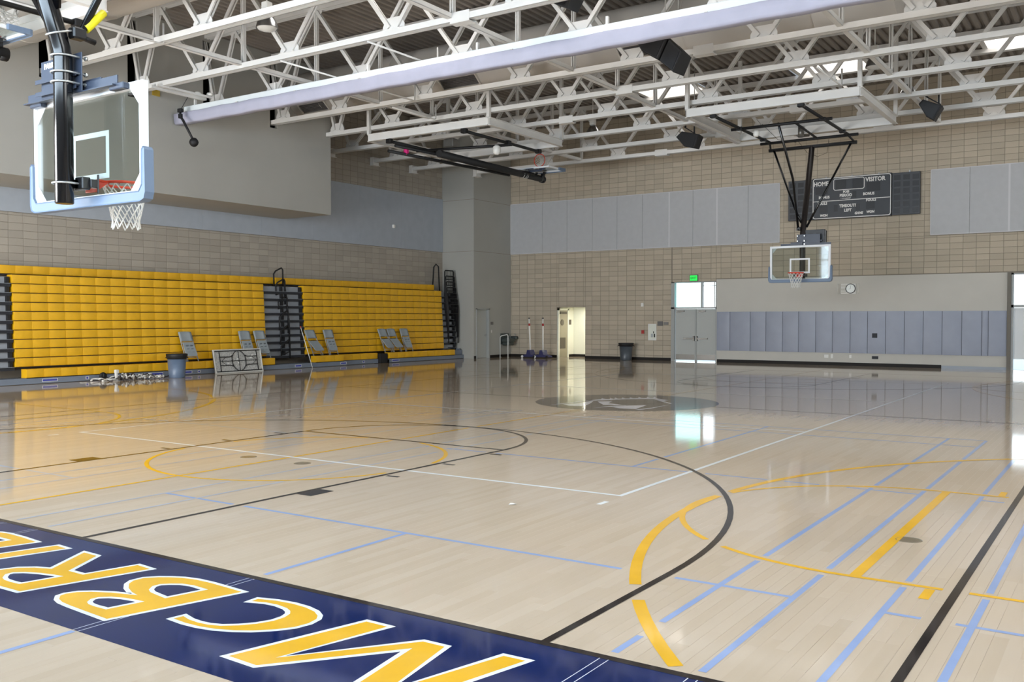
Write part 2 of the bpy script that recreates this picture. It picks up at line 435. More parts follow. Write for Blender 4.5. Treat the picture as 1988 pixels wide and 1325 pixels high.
for x0, x1, z0, z1 in NEAR_WIN:
    w = struct('window_%d' % wi, MB().box(x0, x1, NEAR_Y-0.14, NEAR_Y-0.13, z0, z1), M['pane']); wi += 1
    f = MB()
    nk = int((x1-x0)/1.5)
    for k in range(nk+1):
        xx = x0 + (x1-x0)*k/nk; f.box(xx-0.03, xx+0.03, NEAR_Y-0.2, NEAR_Y-0.06, z0, z1)
    for zz in (z0+.03, z0+1.5, z1-.03): f.box(x0, x1, NEAR_Y-0.2, NEAR_Y-0.07, zz-0.03, zz+0.03)
    obj('window_frame', f, M['frame_grey'], w)
for y0, y1, z0, z1 in RIGHT_WIN:
    w = struct('window_%d' % wi, MB().box(RIGHT_X+0.12, RIGHT_X+0.13, y0, y1, z0, z1), M['pane']); wi += 1
    f = MB()
    for k in range(5):
        yy = y0 + (y1-y0)*k/4; f.box(RIGHT_X+0.06, RIGHT_X+0.2, yy-0.03, yy+0.03, z0, z1)
    for zz in (z0+.03, z1-.03): f.box(RIGHT_X+0.07, RIGHT_X+0.2, y0, y1, zz-0.03, zz+0.03)
    obj('window_frame', f, M['frame_grey'], w)

# concrete blocks (stack bond 0.4 x 0.2)
def blocks(zones, horiz, wall, m, face, sgn, u_off):
    cells = []
    for u0, u1, z0, z1 in zones:
        i = math.floor((u0+u_off)/0.4)
        while i*0.4 - u_off < u1:
            a = max(u0, i*0.4-u_off); b = min(u1, (i+1)*0.4-u_off); j = math.floor(z0/0.2)
            while j*0.2 < z1:
                c = max(z0, j*0.2); d = min(z1, (j+1)*0.2)
                if b-a > 0.05 and d-c > 0.05: cells.append((a, b, c, d))
                j += 1
            i += 1
    g = 0.0045
    def key(q):
        u, z = (q[0]+q[1])/2, (q[2]+q[3])/2
        x, y = (u, face) if horiz == 0 else (face, u)
        full = abs(q[1]-q[0]-0.4) < 1e-3 and abs(q[3]-q[2]-0.2) < 1e-3
        return ((x-CAM[0])**2+(y-CAM[1])**2) if (full and in_frame(x, y, z) and z < 7.2) else 1e9
    cells.sort(key=key)
    def mk(mb, a, b, c, d, f=face):
        if horiz == 0: return mb.cbox(a+g, b-g, f, f+0.05, c+g, d-g, 0.006)
        return mb.cbox(f-0.05, f, a+g, b-g, c+g, d-g, 0.006)
    shared = mk(MB(), 0, 0.4, 0, 0.2, 0.0).mesh('concrete_block', m)
    n = 0
    for q in cells:
        if n >= 295 or key(q) > 1e8: break
        put('concrete_block', shared, wall, (q[0], face, q[2]) if horiz == 0 else (face, q[0], q[2])); n += 1
    mb = MB()
    for q in cells[n:]:
        mk(mb, *q)
    obj('block_field', mb, m, wall, fix=False, kind='stuff')
XR = 9.2
blocks([(-14.36, ALC[0], 0.1, 4.47), (ALC[0], ALC[1], 2.14, 4.47), (ALC[1], D1[0], 0.1, 4.47), (D1[0], -4.89, 3.1, 4.47), (-4.89, XR, 3.17, 4.47),
        (-2.45, 2.70, 4.47, 6.66), (-14.36, XR, 6.66, 9.8)], 0, wall_far, M['block_far'], FAR_Y, 1, 100.3)
blocks([(3.0, 27.3, 2.2, 4.47), (18.36, 27.3, 6.71, 9.8)], 1, wall_left, M['block_left'], LEFT_X, -1, 100.27)

# acoustic panels
def pan(name, mb, m, par): return obj(name, mb, m, par)
xs = [-14.34, -12.7, -11.48, -10.27, -9.13, -7.99, -6.83, -5.84, -4.86, -3.64, -2.45]
for a, b in zip(xs[:-1], xs[1:]): pan('acoustic_panel', MB().cbox(a+.004, b-.004, FAR_Y-0.035, FAR_Y+.02, 4.48, 6.645, 0.004), M['panel'], wall_far)
for x in (-6.83, -4.86): obj('panel_joint', MB().box(x-.03, x+.03, FAR_Y-0.037, FAR_Y, 4.48, 6.645), M['seam'], wall_far)
xs = [2.70, 3.89, 5.05, 6.25, 7.45, 8.65]
for a, b in zip(xs[:-1], xs[1:]): pan('acoustic_panel', MB().cbox(a+.004, b-.004, FAR_Y-0.035, FAR_Y+.02, 4.50, 6.68, 0.004), M['panel'], wall_far)
obj('panel_joint', MB().box(5.02, 5.08, FAR_Y-0.037, FAR_Y, 4.5, 6.68), M['seam'], wall_far)
e = MB()
for x0, x1, z0, z1 in ((-14.34, -2.45, 4.48, 6.645), (2.70, 8.65, 4.50, 6.68)):
    for a in (z0, z1): e.box(x0, x1, FAR_Y-0.039, FAR_Y, a-.012, a+.012)
    for a in (x0, x1): e.box(a-.012, a+.012, FAR_Y-0.039, FAR_Y, z0, z1)
obj('panel_edge_trim', e, M['seam'], wall_far)
ys = [3.0, 5.4, 7.8, 10.2, 12.6, 15.0, 17.4, 19.8, 22.2, 24.6, 27.29]
for a, b in zip(ys[:-1], ys[1:]): pan('acoustic_panel', MB().cbox(LEFT_X-.02, LEFT_X+0.035, a+.001, b-.001, 4.48, 6.705, 0.002), M['panel_left'], wall_left)

# overhanging enclosure on the bleacher wall (slots where the trusses run in)
TY = [27.42, 25.25, 22.95, 20.6, 18.25, 15.92, 13.45, 11.05, 8.65, 6.30, 3.95, 1.6, -0.75, -3.1]
VX = -13.68
slots = [(y-0.16, y+0.14, 7.55, 9.6) for y in TY if 2 < y < 18.2]
v = wall_mb(MB(), 0, VX-0.12, VX, 2.0, 18.36, 5.22, ROOF, slots)
v.box(LEFT_X, VX, 2.0, 18.36, 5.1, 5.22).box(LEFT_X, VX-.12, 18.24, 18.36, 5.22, ROOF).box(LEFT_X, VX-.12, 2.0, 2.12, 5.22, ROOF)
wv = struct('wall_overhang', v, M['volume'])
obj('slot_shade', MB().box(VX-0.6, VX-0.55, 2.2, 18.2, 7.4, 9.7), M['dark_slot'], wv)  # dark sheet behind the slots, painted in place of the shade inside

# corner block (stair / store) with reveal lines
bx = MB()
wall_mb(bx, 0, -14.56, -14.36, 27.3, FAR_Y, 0.0, ROOF, [(27.50, 28.37, 0.0, 2.07)])
bx.box(LEFT_X-.01, -14.56, 27.3, 27.5, 0.0, ROOF)
wc = struct('wall_corner', bx, M['gyp_box'])
rv = MB()
for z in (4.47, 6.62):
    rv.box(-14.361, -14.357, 27.3, FAR_Y, z-.008, z+.008); rv.box(LEFT_X, -14.36, 27.297, 27.301, z-.008, z+.008)
obj('reveal_line', rv, M['mortar'], wc)
struct('baseboard_corner', MB().box(-14.36, -14.345, 28.43, FAR_Y, 0, 0.11).box(-14.36, -14.345, 27.3, 27.44, 0, .11), M['base'])
d = struct('door_3', MB().box(-14.50, -14.455, 27.53, 28.34, 0.01, 2.04), M['door'])
fr = MB()
for a, b in ((27.46, 27.53), (28.34, 28.42)): fr.box(-14.56, -14.33, a, b, 0, 2.09)
fr.box(-14.56, -14.33, 27.46, 28.42, 2.04, 2.09)
obj('door_frame', fr, M['frame_grey'], d)
obj('door_handle', MB().box(-14.455, -14.40, 28.20, 28.24, 0.95, 0.99).box(-14.42, -14.40, 28.12, 28.24, 0.95, 0.985), M['steel'], d)

# far-wall gypsum zone, base, pads
wz = struct('wall_wainscot', MB().box(-4.87, 5.06, FAR_Y-0.025, FAR_Y+.02, 0.0, 3.17), M['gypsum'])
bb = MB()
for a, b, f in ((-14.36, ALC[0], 0), (ALC[1], D1[0], 0), (-4.83, 3.08, .025)): bb.box(a, b, FAR_Y-f-0.018, FAR_Y-f+.02, 0, 0.115)
struct('baseboard_far', bb, M['base'])
struct('trim_1', MB().box(3.09, 5.04, FAR_Y-0.05, FAR_Y, 0, 0.09), mat('trim_metal', (138,142,148), .45, metal=.3))
struct('trim_2', MB().box(5.03, 5.14, FAR_Y-0.09, FAR_Y+.1, 0, 3.17), mat('edge_trim', (112, 106, 96), .6))
px_ = [-4.84, -4.31, -3.52, -2.92, -2.3, -1.71, -1.09, -0.5, 0.11, 0.7, 1.3, 1.91, 2.51, 3.1, 3.7, 4.3, 4.49, 5.03]
def pad_mb(w, h, seed):
    rnd = random.Random(seed); mb = MB(); n, k = 6, 13; t = 0.045
    waves = [(rnd.uniform(.15, .85)*h, rnd.uniform(.5, 1.0)*rnd.choice((-1, 1)), rnd.uniform(.0015, .006)) for _ in range(5)]
    for j in range(k):
        for i in range(n):
            u, q = i/(n-1)*w, j/(k-1)*h; e = min(1, min(u, w-u)/.06, min(q, h-q)/.06)
            d = sum(a*math.exp(-((q-c-sl*(u-w/2))/.035)**2) for c, sl, a in waves)*min(1, 4*min(u, w-u)/w)
            mb.v.append((u, -(t-.010*(1-e)**2) - d*e, q))
    for j in range(k-1):
        for i in range(n-1):
            a = j*n+i; mb.f.append((a, a+1, a+n+1, a+n)); mb.sm.append(True)
    ring = [i for i in range(n)] + [j*n+n-1 for j in range(1, k)] + [(k-1)*n+i for i in range(n-2, -1, -1)] + [j*n for j in range(k-2, 0, -1)]
    o = len(mb.v); mb.v += [mb.v[r] for r in ring] + [(mb.v[r][0], 0, mb.v[r][2]) for r in ring]; m = len(ring)
    for i in range(m): mb.f.append((o+i, o+m+i, o+m+(i+1) % m, o+(i+1) % m)); mb.sm.append(False)
    return mb
pads = thing('wall_pad_row', 'grey-blue vinyl wall padding in upright panels under the scoreboard', 'wall padding', (-4.84, FAR_Y-0.026, 0.45))
for i, (a, b) in enumerate(zip(px_[:-1], px_[1:])):
    obj('wall_pad', pad_mb(b-a-0.014, 1.48, i), M['pad'], pads, (a+.006+4.84, 0, 0), fix=False)
jb = MB().box(0, px_[-1]+4.84, -0.012, 0, 0.004, 1.476)
obj('pad_backing', jb, M['tread'], pads)
obj('pad_outlet', MB().cbox(0.86+4.84, 1.03+4.84, -0.062, -.03, 0.55, 0.71, .005).box(.92+4.84, .97+4.84, -.066, -.06, .61, .65), M['tread'], pads, label='black outlet plate set into the pad')

# door 1 (double) with transom
d1 = struct('door_1', MB().cbox(-6.58, -5.76, FAR_Y+.05, FAR_Y+.10, 0.05, 2.04, .004), M['door'])
obj('door_leaf', MB().cbox(-5.70, -4.90, FAR_Y+.05, FAR_Y+.10, 0.05, 2.04, .004), M['door'], d1)
fr = MB()
fr.box(-6.74, -6.60, FAR_Y-.03, FAR_Y+.16, 0, 3.10).box(-4.90, -4.86, FAR_Y-.03, FAR_Y+.16, 0, 3.10).box(-5.76, -5.70, FAR_Y+.02, FAR_Y+.14, 0, 2.04)
fr.box(-6.74, -4.86, FAR_Y-.03, FAR_Y+.16, 2.05, 2.11).box(-6.74, -4.86, FAR_Y-.03, FAR_Y+.16, 3.07, 3.10).box(-5.50, -5.44, FAR_Y-.02, FAR_Y+.14, 2.1, 3.1)
fr.box(-4.99, -4.97, FAR_Y+.06, FAR_Y+.10, 2.1, 3.07).box(-5.44, -4.88, FAR_Y+.06, FAR_Y+.10, 2.93, 2.95)
obj('door_frame', fr, M['frame_grey'], d1)
for x0, x1 in ((-6.56, -5.78), (-5.68, -4.92)):
    obj('kick_plate', MB().box(x0, x1, FAR_Y+.045, FAR_Y+.05, 0.06, 0.27), M['kick'], d1)
    c = obj('door_closer', MB().box(x0+.08, x0+.36, FAR_Y+.0, FAR_Y+.05, 1.93, 1.99).beam((x0+.34, FAR_Y-.01, 1.95), (x0+.06, FAR_Y-.02, 1.9), .03, .02), M['kick'], d1)
for s in (-1, 1):
    xa = -5.73 + s*0.09; xb = -5.73 + s*0.50
    obj('panic_bar', MB().box(min(xa, xb), max(xa, xb), FAR_Y-.03, FAR_Y+.02, .86, .92).box(-5.73+s*.06-.025, -5.73+s*.06+.025, FAR_Y-.05, FAR_Y+.05, .80, .99), M['kick'], d1)
wt = struct('window_8', MB().box(-6.60, -5.50, FAR_Y+.07, FAR_Y+.076, 2.11, 3.07), M['pane_tint'])
struct('window_9', MB().box(-5.44, -4.90, FAR_Y+.07, FAR_Y+.076, 2.11, 3.07), M['pane'])
# door 2 (daylight behind it)
d2 = struct('door_2', MB().cbox(5.22, 6.15, FAR_Y+.06, FAR_Y+.11, .36, 2.02, .004).box(5.22, 6.15, FAR_Y+.04, FAR_Y+.06, 1.16, 1.19), mat('door_white', (226,228,228), .5))
obj('door_leaf', MB().cbox(6.2, 7.02, FAR_Y+.06, FAR_Y+.11, .36, 2.02, .004), M['door'], d2)
fr = MB().box(5.14, 5.21, FAR_Y-.03, FAR_Y+.16, 0, 3.15).box(7.03, 7.1, FAR_Y-.03, FAR_Y+.16, 0, 3.15).box(5.14, 7.1, FAR_Y-.03, FAR_Y+.16, 2.03, 2.12).box(5.14, 7.1, FAR_Y-.03, FAR_Y+.16, 3.1, 3.15).box(6.15, 6.2, FAR_Y, FAR_Y+.14, 0, 2.05)
obj('door_frame', fr, M['frame_grey'], d2)
obj('lower_pane', MB().box(5.21, 7.03, FAR_Y+.08, FAR_Y+.085, 0.0, .36), M['pane'], d2)
struct('window_10', MB().box(5.21, 7.03, FAR_Y+.07, FAR_Y+.076, 2.12, 3.1), M['pane'])

# alcove to the restrooms
al = MB()
al.box(-12.15, -12.0, FAR_Y+.25, 31.5, -0.01, 2.3).box(-12.15, -9.6, 31.48, 31.6, -.01, 2.3).box(-12.15, -9.6, FAR_Y+.2, 31.6, 2.16, 2.3).box(-9.65, -9.55, FAR_Y+.25, 31.6, -.01, 2.3)
wa = struct('wall_alcove', al, M['alcove'])
struct('floor_alcove', MB().box(-12.1, -9.6, FAR_Y+.2, 31.6, -0.35, -.002), M['maple_field'])
struct('baseboard_alcove', MB().box(-12.0, -9.65, 31.46, 31.48, 0, .11).box(-12.0, -11.985, 31.0, 31.48, 0, .11), M['base'])
da = struct('door_4', MB().box(-12.0, -11.96, FAR_Y+.12, 30.86, 0.0, 2.02), M['tan_door'])
obj('door_frame', MB().box(-12.0, -11.93, 30.86, 30.95, 0, 2.1).box(-12.0, -11.93, FAR_Y+.03, FAR_Y+.12, 0, 2.1).box(-12.0, -11.93, FAR_Y+.03, 30.95, 2.02, 2.1), M['alcove'], da)
obj('restroom_disc', MB().lathe([(.13, 0), (.13, .015)], 20).xform(Matrix.Translation((-11.955, 30.42, 1.5)) @ Matrix.Rotation(PI/2, 4, 'Y')), M['dark_brown'], da)
obj('louvre', MB().box(-11.96, -11.95, 30.25, 30.7, .38, .85), M['dark_brown'], da)
obj('door_closer', MB().box(-11.96, -11.90, 30.2, 30.75, 1.86, 1.96), M['dark_brown'], da)
tag(obj('restroom_sign', MB().box(-11.998, -11.985, 31.05, 31.25, 1.40, 1.62), M['dark_brown']), 'small dark restroom sign on the cream wall inside the alcove', 'sign')
l = bpy.data.lights.new('alcove_lamp', 'AREA'); l.shape = 'RECTANGLE'; l.size = 1.2; l.size_y = .3; l.energy = 34; l.color = (1, .97, .88)
o = bpy.data.objects.new('alcove_lamp', l); COL.objects.link(o); o.location = (-10.5, 30.85, 2.14)

# ------------------------------------------------------------------ roof deck with skylights
def holes_at(x0, x1):
    hs = []
    for sx, sy in SKYL:
        if x0 < sx+SKL[0]/2 and x1 > sx-SKL[0]/2: hs.append((sy-SKL[1]/2, sy+SKL[1]/2))
    return sorted(hs)
dk = MB(); pitch, hgt = 0.24, 0.085
x = -16.2
while x < RIGHT_X+0.2:
    ysegs = []; y = NEAR_Y-0.2
    for a, b in holes_at(x, x+pitch): ysegs.append((y, a)); y = b
    ysegs.append((y, FAR_Y+0.2))
    prof = [(x, ROOF), (x+.10, ROOF), (x+.14, ROOF+hgt), (x+.20, ROOF+hgt), (x+.24, ROOF)]
    for a, b in ysegs:
        for (xa, za), (xb, zb) in zip(prof[:-1], prof[1:]):
            dk.add([(xa,a,za),(xa,b,za),(xb,b,zb),(xb,a,zb)], [(0,1,2,3)])
    x += pitch
ceiling = struct('ceiling', dk, M['deck'])
si = 0
for sx, sy in SKYL:
    x0, x1, y0, y1 = sx-SKL[0]/2, sx+SKL[0]/2, sy-SKL[1]/2, sy+SKL[1]/2
    si += 1
    w = struct('window_%d' % (20+si), MB().box(x0, x1, y0, y1, ROOF+.55, ROOF+.58), M['skylight' if sy < 10 else 'skylight_mid' if sy < 20 else 'skylight_far'])
    cb = MB().box(x0-.14, x0, y0-.14, y1+.14, ROOF-.03, ROOF+.6).box(x1, x1+.14, y0-.14, y1+.14, ROOF-.03, ROOF+.6).box(x0, x1, y0-.14, y0, ROOF-.03, ROOF+.6).box(x0, x1, y1, y1+.14, ROOF-.03, ROOF+.6)
    obj('skylight_curb', cb, M['white_steel'], w)

# ------------------------------------------------------------------ roof trusses
GX = [-10.91, -7.75, -4.60, -1.45, 1.72, 4.88, 8.04, 11.2]
NX = [-12.48, -9.32, -6.18, -3.04, 0.14, 3.36, 6.46, 9.62, 12.8]
POSTS = [-9.32, -3.04, 3.36, 9.62]
ZB0, ZB1, ZT0, ZT1 = 7.65, 7.775, 9.66, 9.79
ws = M['white_steel']
def chord_mb(x0, x1, z0, z1):
    mb = MB(); h = z1-z0
    for s in (-1, 1):
        mb.box(x0, x1, s*0.055-0.045, s*0.055+0.045, z0, z0+0.02) if z0 < 9 else mb.box(x0, x1, s*0.055-0.045, s*0.055+0.045, z1-.02, z1)
        mb.box(x0, x1, s*0.012-0.004+s*.004, s*0.012+0.004+s*.004, z0, z1)
    mb.box(x0, x1, -.102, -.085, z0, z1).box(x0, x1, .085, .102, z0, z1)
    return mb
def web_mb(dx, dz):
    mb = MB()
    for s in (-1, 1): mb.beam((0, s*0.034, 0), (dx, s*0.034, dz), 0.028, 0.085, (0, 1, 0)) if False else mb.beam((0, s*0.036, 0), (dx, s*0.036, dz), 0.034, 0.085, (0, 0, 1))
    return mb
DX = NX[2]-GX[1]-0.13; DZ = 9.70-7.86
webR = web_mb(DX, DZ).mesh('web_diagonal', ws, True); webL = web_mb(-DX, DZ).mesh('web_diagonal', ws, True)
gus = MB().prism([(-.30, 7.70), (.30, 7.70), (.30, 7.88), (.20, 8.05), (-.20, 8.05), (-.30, 7.88)], 1, -.009, .009)
gus.box(-.24, .24, -.11, .11, ZB1, ZB1+.012)
gus = gus.mesh('gusset_plate', ws, True)
tgus = MB().prism([(-.2, 9.70), (.2, 9.70), (.2, 9.62), (.08, 9.5), (-.08, 9.5), (-.2, 9.62)], 1, -.009, .009).mesh('gusset_plate', ws, True)
post = MB().box(-.045, -.012, -.045, .045, ZB1, ZT0).box(.012, .045, -.045, .045, ZB1, ZT0).mesh('post', ws)
spl = MB().box(-.24, .24, -.108, -.10, ZB0-.035, ZB1+.05).box(-.24, .24, .10, .108, ZB0-.035, ZB1+.05).box(-.24, .24, -.108, .108, ZB0-.045, ZB0-.03).mesh('splice_plate', ws)
short = {}
def shortweb(dx):
    if dx not in short: short[dx] = web_mb(dx, DZ).mesh('web_diagonal', ws, True)
    return short[dx]
ordn = ['first', 'second', 'third', 'fourth', 'fifth', 'sixth', 'seventh', 'eighth', 'ninth', 'tenth', 'eleventh', 'twelfth', 'thirteenth', 'fourteenth']
for ti, y in enumerate(TY):
    vol = 2 < y < 18.3
    xe = -13.95 if vol else (-14.36 if y > 27 else -15.98)
    t = thing('roof_truss', 'white steel open-web roof truss, %s counting from the scoreboard wall' % ordn[ti], 'roof truss', (0, y, 0), 0, 'roof trusses across the gym')
    obj('bottom_chord', chord_mb(xe, RIGHT_X-.02, ZB0, ZB1), ws, t)
    obj('top_chord', chord_mb(xe if not vol else -15.9, RIGHT_X-.02, ZT0, ZT1), ws, t)
    for g in GX:
        put('gusset_plate', gus, t, (g, 0, 0))
        put('web_diagonal', webR, t, (g+.11, 0, 7.84)); put('web_diagonal', webL, t, (g-.11, 0, 7.84))
    ge = -13.27 if vol else (-14.0 if y > 27 else -14.83)
    put('gusset_plate', gus, t, (ge, 0, 0)); put('web_diagonal', shortweb(round(-12.48-ge-.1, 2)), t, (ge+.08, 0, 7.84))
    if not vol and y < 27: put('web_diagonal', shortweb(-0.95), t, (ge-.1, 0, 7.84))
    if vol: put('web_diagonal', shortweb(-0.45), t, (ge-.1, 0, 7.84))
    for n in NX: put('gusset_plate', tgus, t, (n, 0, 0))
    for p in POSTS: put('post', post, t, (p, 0, 0))
    off = (ti % 3)*3.16
    for sx in (-5.95+off, 7.2): put('splice_plate', spl, t, (sx, 0, 0))
    if not vol: obj('bearing_seat', MB().box(xe, xe+.16, -.16, .16, ZB0-.10, ZB1+.07).box(xe, xe+.2, -.2, .2, ZB0-.12, ZB0-.10), ws, t)
for x, nm in zip(POSTS, ('above the bleacher side of the court', 'over the middle of the court', 'toward the daylight side of the court', 'farthest from the bleachers')):
    t = thing('bridging_run', 'white bridging bars joining the truss bottom chords, %s' % nm, 'bridging', (x, 0, 7.72), 0, 'bridging runs under the roof')
    for a, b in zip(TY[:-1], TY[1:]):
        obj('bridging_bar', MB().box(-.055, .055, b+.10, a-.10, -.008, .008).box(-.055, -.042, b+.1, a-.1, -.0, .10).box(.042, .055, b+.1, a-.1, 0, .1), ws, t)
for i, (x, y0, y1) in enumerate(((-7.88, 10.9, 15.7), (-5.2, 10.9, 13.3), (-9.0, 4.6, 8.6), (-8.9, 15.95, 17.9), (2.2, 18.3, 20.5))):
    tag(obj('conduit_pipe', MB().tube([(x, y0, 7.60), (x, y1-.06, 7.60), (x, y1, 7.63), (x, y1, 8.05)], .022, 6), ws),
        'thin white hanger pipe with an upturned end beside truss gusset, ' + ('near the duct grille', 'by the rolled curtain', 'above the glass backboard', 'under the big duct', 'over the open court')[i], 'pipe', 'thin pipes under the trusses')

# ------------------------------------------------------------------ ducts
def duct(name, label, y, z, r, x0, x1, regs):
    t = thing(name, label, 'air duct', (0, y, z))
    R = Matrix.Rotation(PI/2, 4, 'Y')
    mb = MB().lathe([(r, x0), (r, x1)], 40).xform(R @ Matrix.Identity(4))
    mb.v = [(p[0], p[1], p[2]) for p in mb.v]
    obj('duct_body', mb, M['duct'], t)
    xx = x0+1.2
    while xx < x1-0.5:
        obj('duct_collar', MB().lathe([(r+.001, xx), (r+.013, xx+.008), (r+.013, xx+.032), (r+.001, xx+.04)], 40, cap0=False, cap1=False).xform(R), M['duct'], t); xx += 3.0
    for xa, xb in regs:
        L = xb-xa; Rm = Matrix.Translation(((xa+xb)/2, 0, 0)) @ Matrix.Rotation(math.radians(52), 4, 'X')
        fr = MB().box(-L/2, L/2, -r-.05, -r+.10, .17, .205).box(-L/2, L/2, -r-.05, -r+.10, -.205, -.17).box(-L/2, -L/2+.035, -r-.05, -r+.1, -.17, .17).box(L/2-.035, L/2, -r-.05, -r+.1, -.17, .17)
        rg = obj('register', fr.xform(Rm), M['duct'], t)
        sl = MB().box(-L/2+.03, L/2-.03, -r-.005, -r+.01, -.17, .17).xform(Rm); obj('register_throat', sl, M['dark_grille'], rg)
        bl = MB()
        for k in range(7): bl.box(-L/2+.03, L/2-.03, -r-.03, -r-.004, -.15+k*.05-.003, -.15+k*.05+.003)
        obj('register_blade', bl.xform(Rm), M['dark_grille'], rg)
    return t
duct('supply_duct', 'long cream round supply duct running above the rolled divider curtain', 17.08, 8.76, 0.67, VX+.01, 4.25, [(-13.3, -12.15), (-7.75, -6.45), (-2.2, -0.9)])
duct('return_duct', 'cream round duct high above the near backboard', 7.48, 8.62, 0.67, VX+.01, 12.5, [(-4.6, -3.4)])

# ------------------------------------------------------------------ rolled divider curtain
CY = 12.4
t = thing('divider_curtain', 'long rolled-up lavender-grey divider curtain under a white beam', 'curtain', (0, CY, 7.15))
obj('curtain_beam', MB().cbox(-13.25, 13.6, -.09, .09, .155, .33, .012), M['curtain_top'], t)
mb = MB(); sec = [(-.15, .165), (-.165, .15), (-.155, .05), (-.14, -.07), (-.12, -.115), (-.09, -.125), (.10, -.12), (.14, -.09), (.15, .05), (.15, .165)]
n = 70; o = 0
for i in range(n+1):
    x = -13.6 + (13.9+13.6)*i/n; w = 0.012*math.sin(i*1.7)+0.006*math.sin(i*4.1)
    mb.v += [(x, a*(1+w), b+w*.6) for a, b in sec]
m_ = len(sec)
for i in range(n):
    for k in range(m_): mb.f.append((i*m_+k, i*m_+(k+1) % m_, (i+1)*m_+(k+1) % m_, (i+1)*m_+k)); mb.sm.append(True)
mb.f.append(tuple(range(m_))[::-1]); mb.f.append(tuple(n*m_+k for k in range(m_))); mb.sm += [False, False]
obj('curtain_bundle', mb, M['curtain'], t)
st = MB()
for i in range(13):
    x = -13.2 + i*2.15; st.box(x, x+.06, -.165, .155, .16, .175)
obj('lift_strap', st, M['strap_white'], t)
for i in range(9):
    x = -12.9+i*3.16; obj('beam_hanger', MB().box(x, x+.05, -.03, .03, .33, .50), M['white_steel'], t)
t2 = thing('curtain_motor', 'white pulley bracket and rail at the end of the rolled curtain', 'pulley bracket', (-12.55, 11.75, 7.6))
obj('rail', MB().box(-.10, .02, -.95, .75, .0, .07).box(.2, .26, -.95, .75, .02, .07), M['white_steel'], t2)
obj('pulley', MB().lathe([(.07, -.04), (.09, 0), (.07, .04)], 14, (0.05, .45, .12)), M['white'], t2)
obj('pulley', MB().lathe([(.07, -.04), (.09, 0), (.07, .04)], 14, (0.22, .70, .12)), M['white'], t2)
t = thing('stop_weight', 'black swing arm with a round weight hanging by the curtain end', 'swing arm', (-12.98, 12.0, 7.30))
obj('cable', MB().tube([(.39, 0, .38), (0, 0, 0)], .008, 5), M['matte_black'], t)
obj('clamp', MB().cbox(-.08, .07, -.05, .05, -.06, .04, .01).cbox(-.06, .05, -.04, .04, -.22, -.1, .01), M['matte_black'], t)
obj('arm', MB().tube([(0, 0, -.02), (-.02, 0, -.16), (.10, 0, -.28), (.50, 0, -.83)], [.03, .03, .036, .03], 10), M['matte_black'], t)
obj('weight', MB().lathe([(0.001, -.125), (.06, -.11), (.105, -.06), (.125, 0), (.105, .06), (.06, .11), (.001, .125)], 20, (.55, 0, -.92)), M['matte_black'], t)

# ------------------------------------------------------------------ basketball hoops
def arc(c, r, a0, a1, n, z=0): return [(c[0]+r*math.cos(a0+(a1-a0)*i/n), c[1]+r*math.sin(a0+(a1-a0)*i/n)) for i in range(n+1)]
def net_mb(c, r0=.222, r1=.125, h=.43, n=12, rows=6, rad=.0065, ns=4):
    mb = MB()
    def P(i, q, ph=0):
        f = i/rows; r = r0 + (r1-r0)*min(1, f*1.12)**0.8 + (0.012 if f > .9 else 0)
        return (c[0]+r*math.cos(2*PI*(q)/n), c[1]+r*math.sin(2*PI*(q)/n), c[2]-h*f - (.012 if f == 1 and ph else 0))
    for k in range(n):
        for s in (-1, 1):
            mb.tube([P(i, k + s*(0.5 if i % 2 else 0.0) + (0 if i == 0 else 0), k % 2) for i in range(rows+1)], rad, ns, caps=False)
    return mb
def ubolt(z, y=-.27, r=.105, dep=.19):
    pts = [(r, y+dep, z)] + [(r*math.cos(a), y + r*math.sin(a), z) for a in [-i*PI/12 for i in range(13)]] + [(-r, y+dep, z)]
    mb = MB().tube(pts, .010, 6)
    for s in (-1, 1): mb.lathe([(.022, -.012), (.022, .012)], 6).xform(Matrix.Identity(4)); mb.v = mb.v[:-12] + [(s*r + p[0], y+dep-.02 + p[2], z + p[1]) for p in mb.v[-12:]]
    return mb
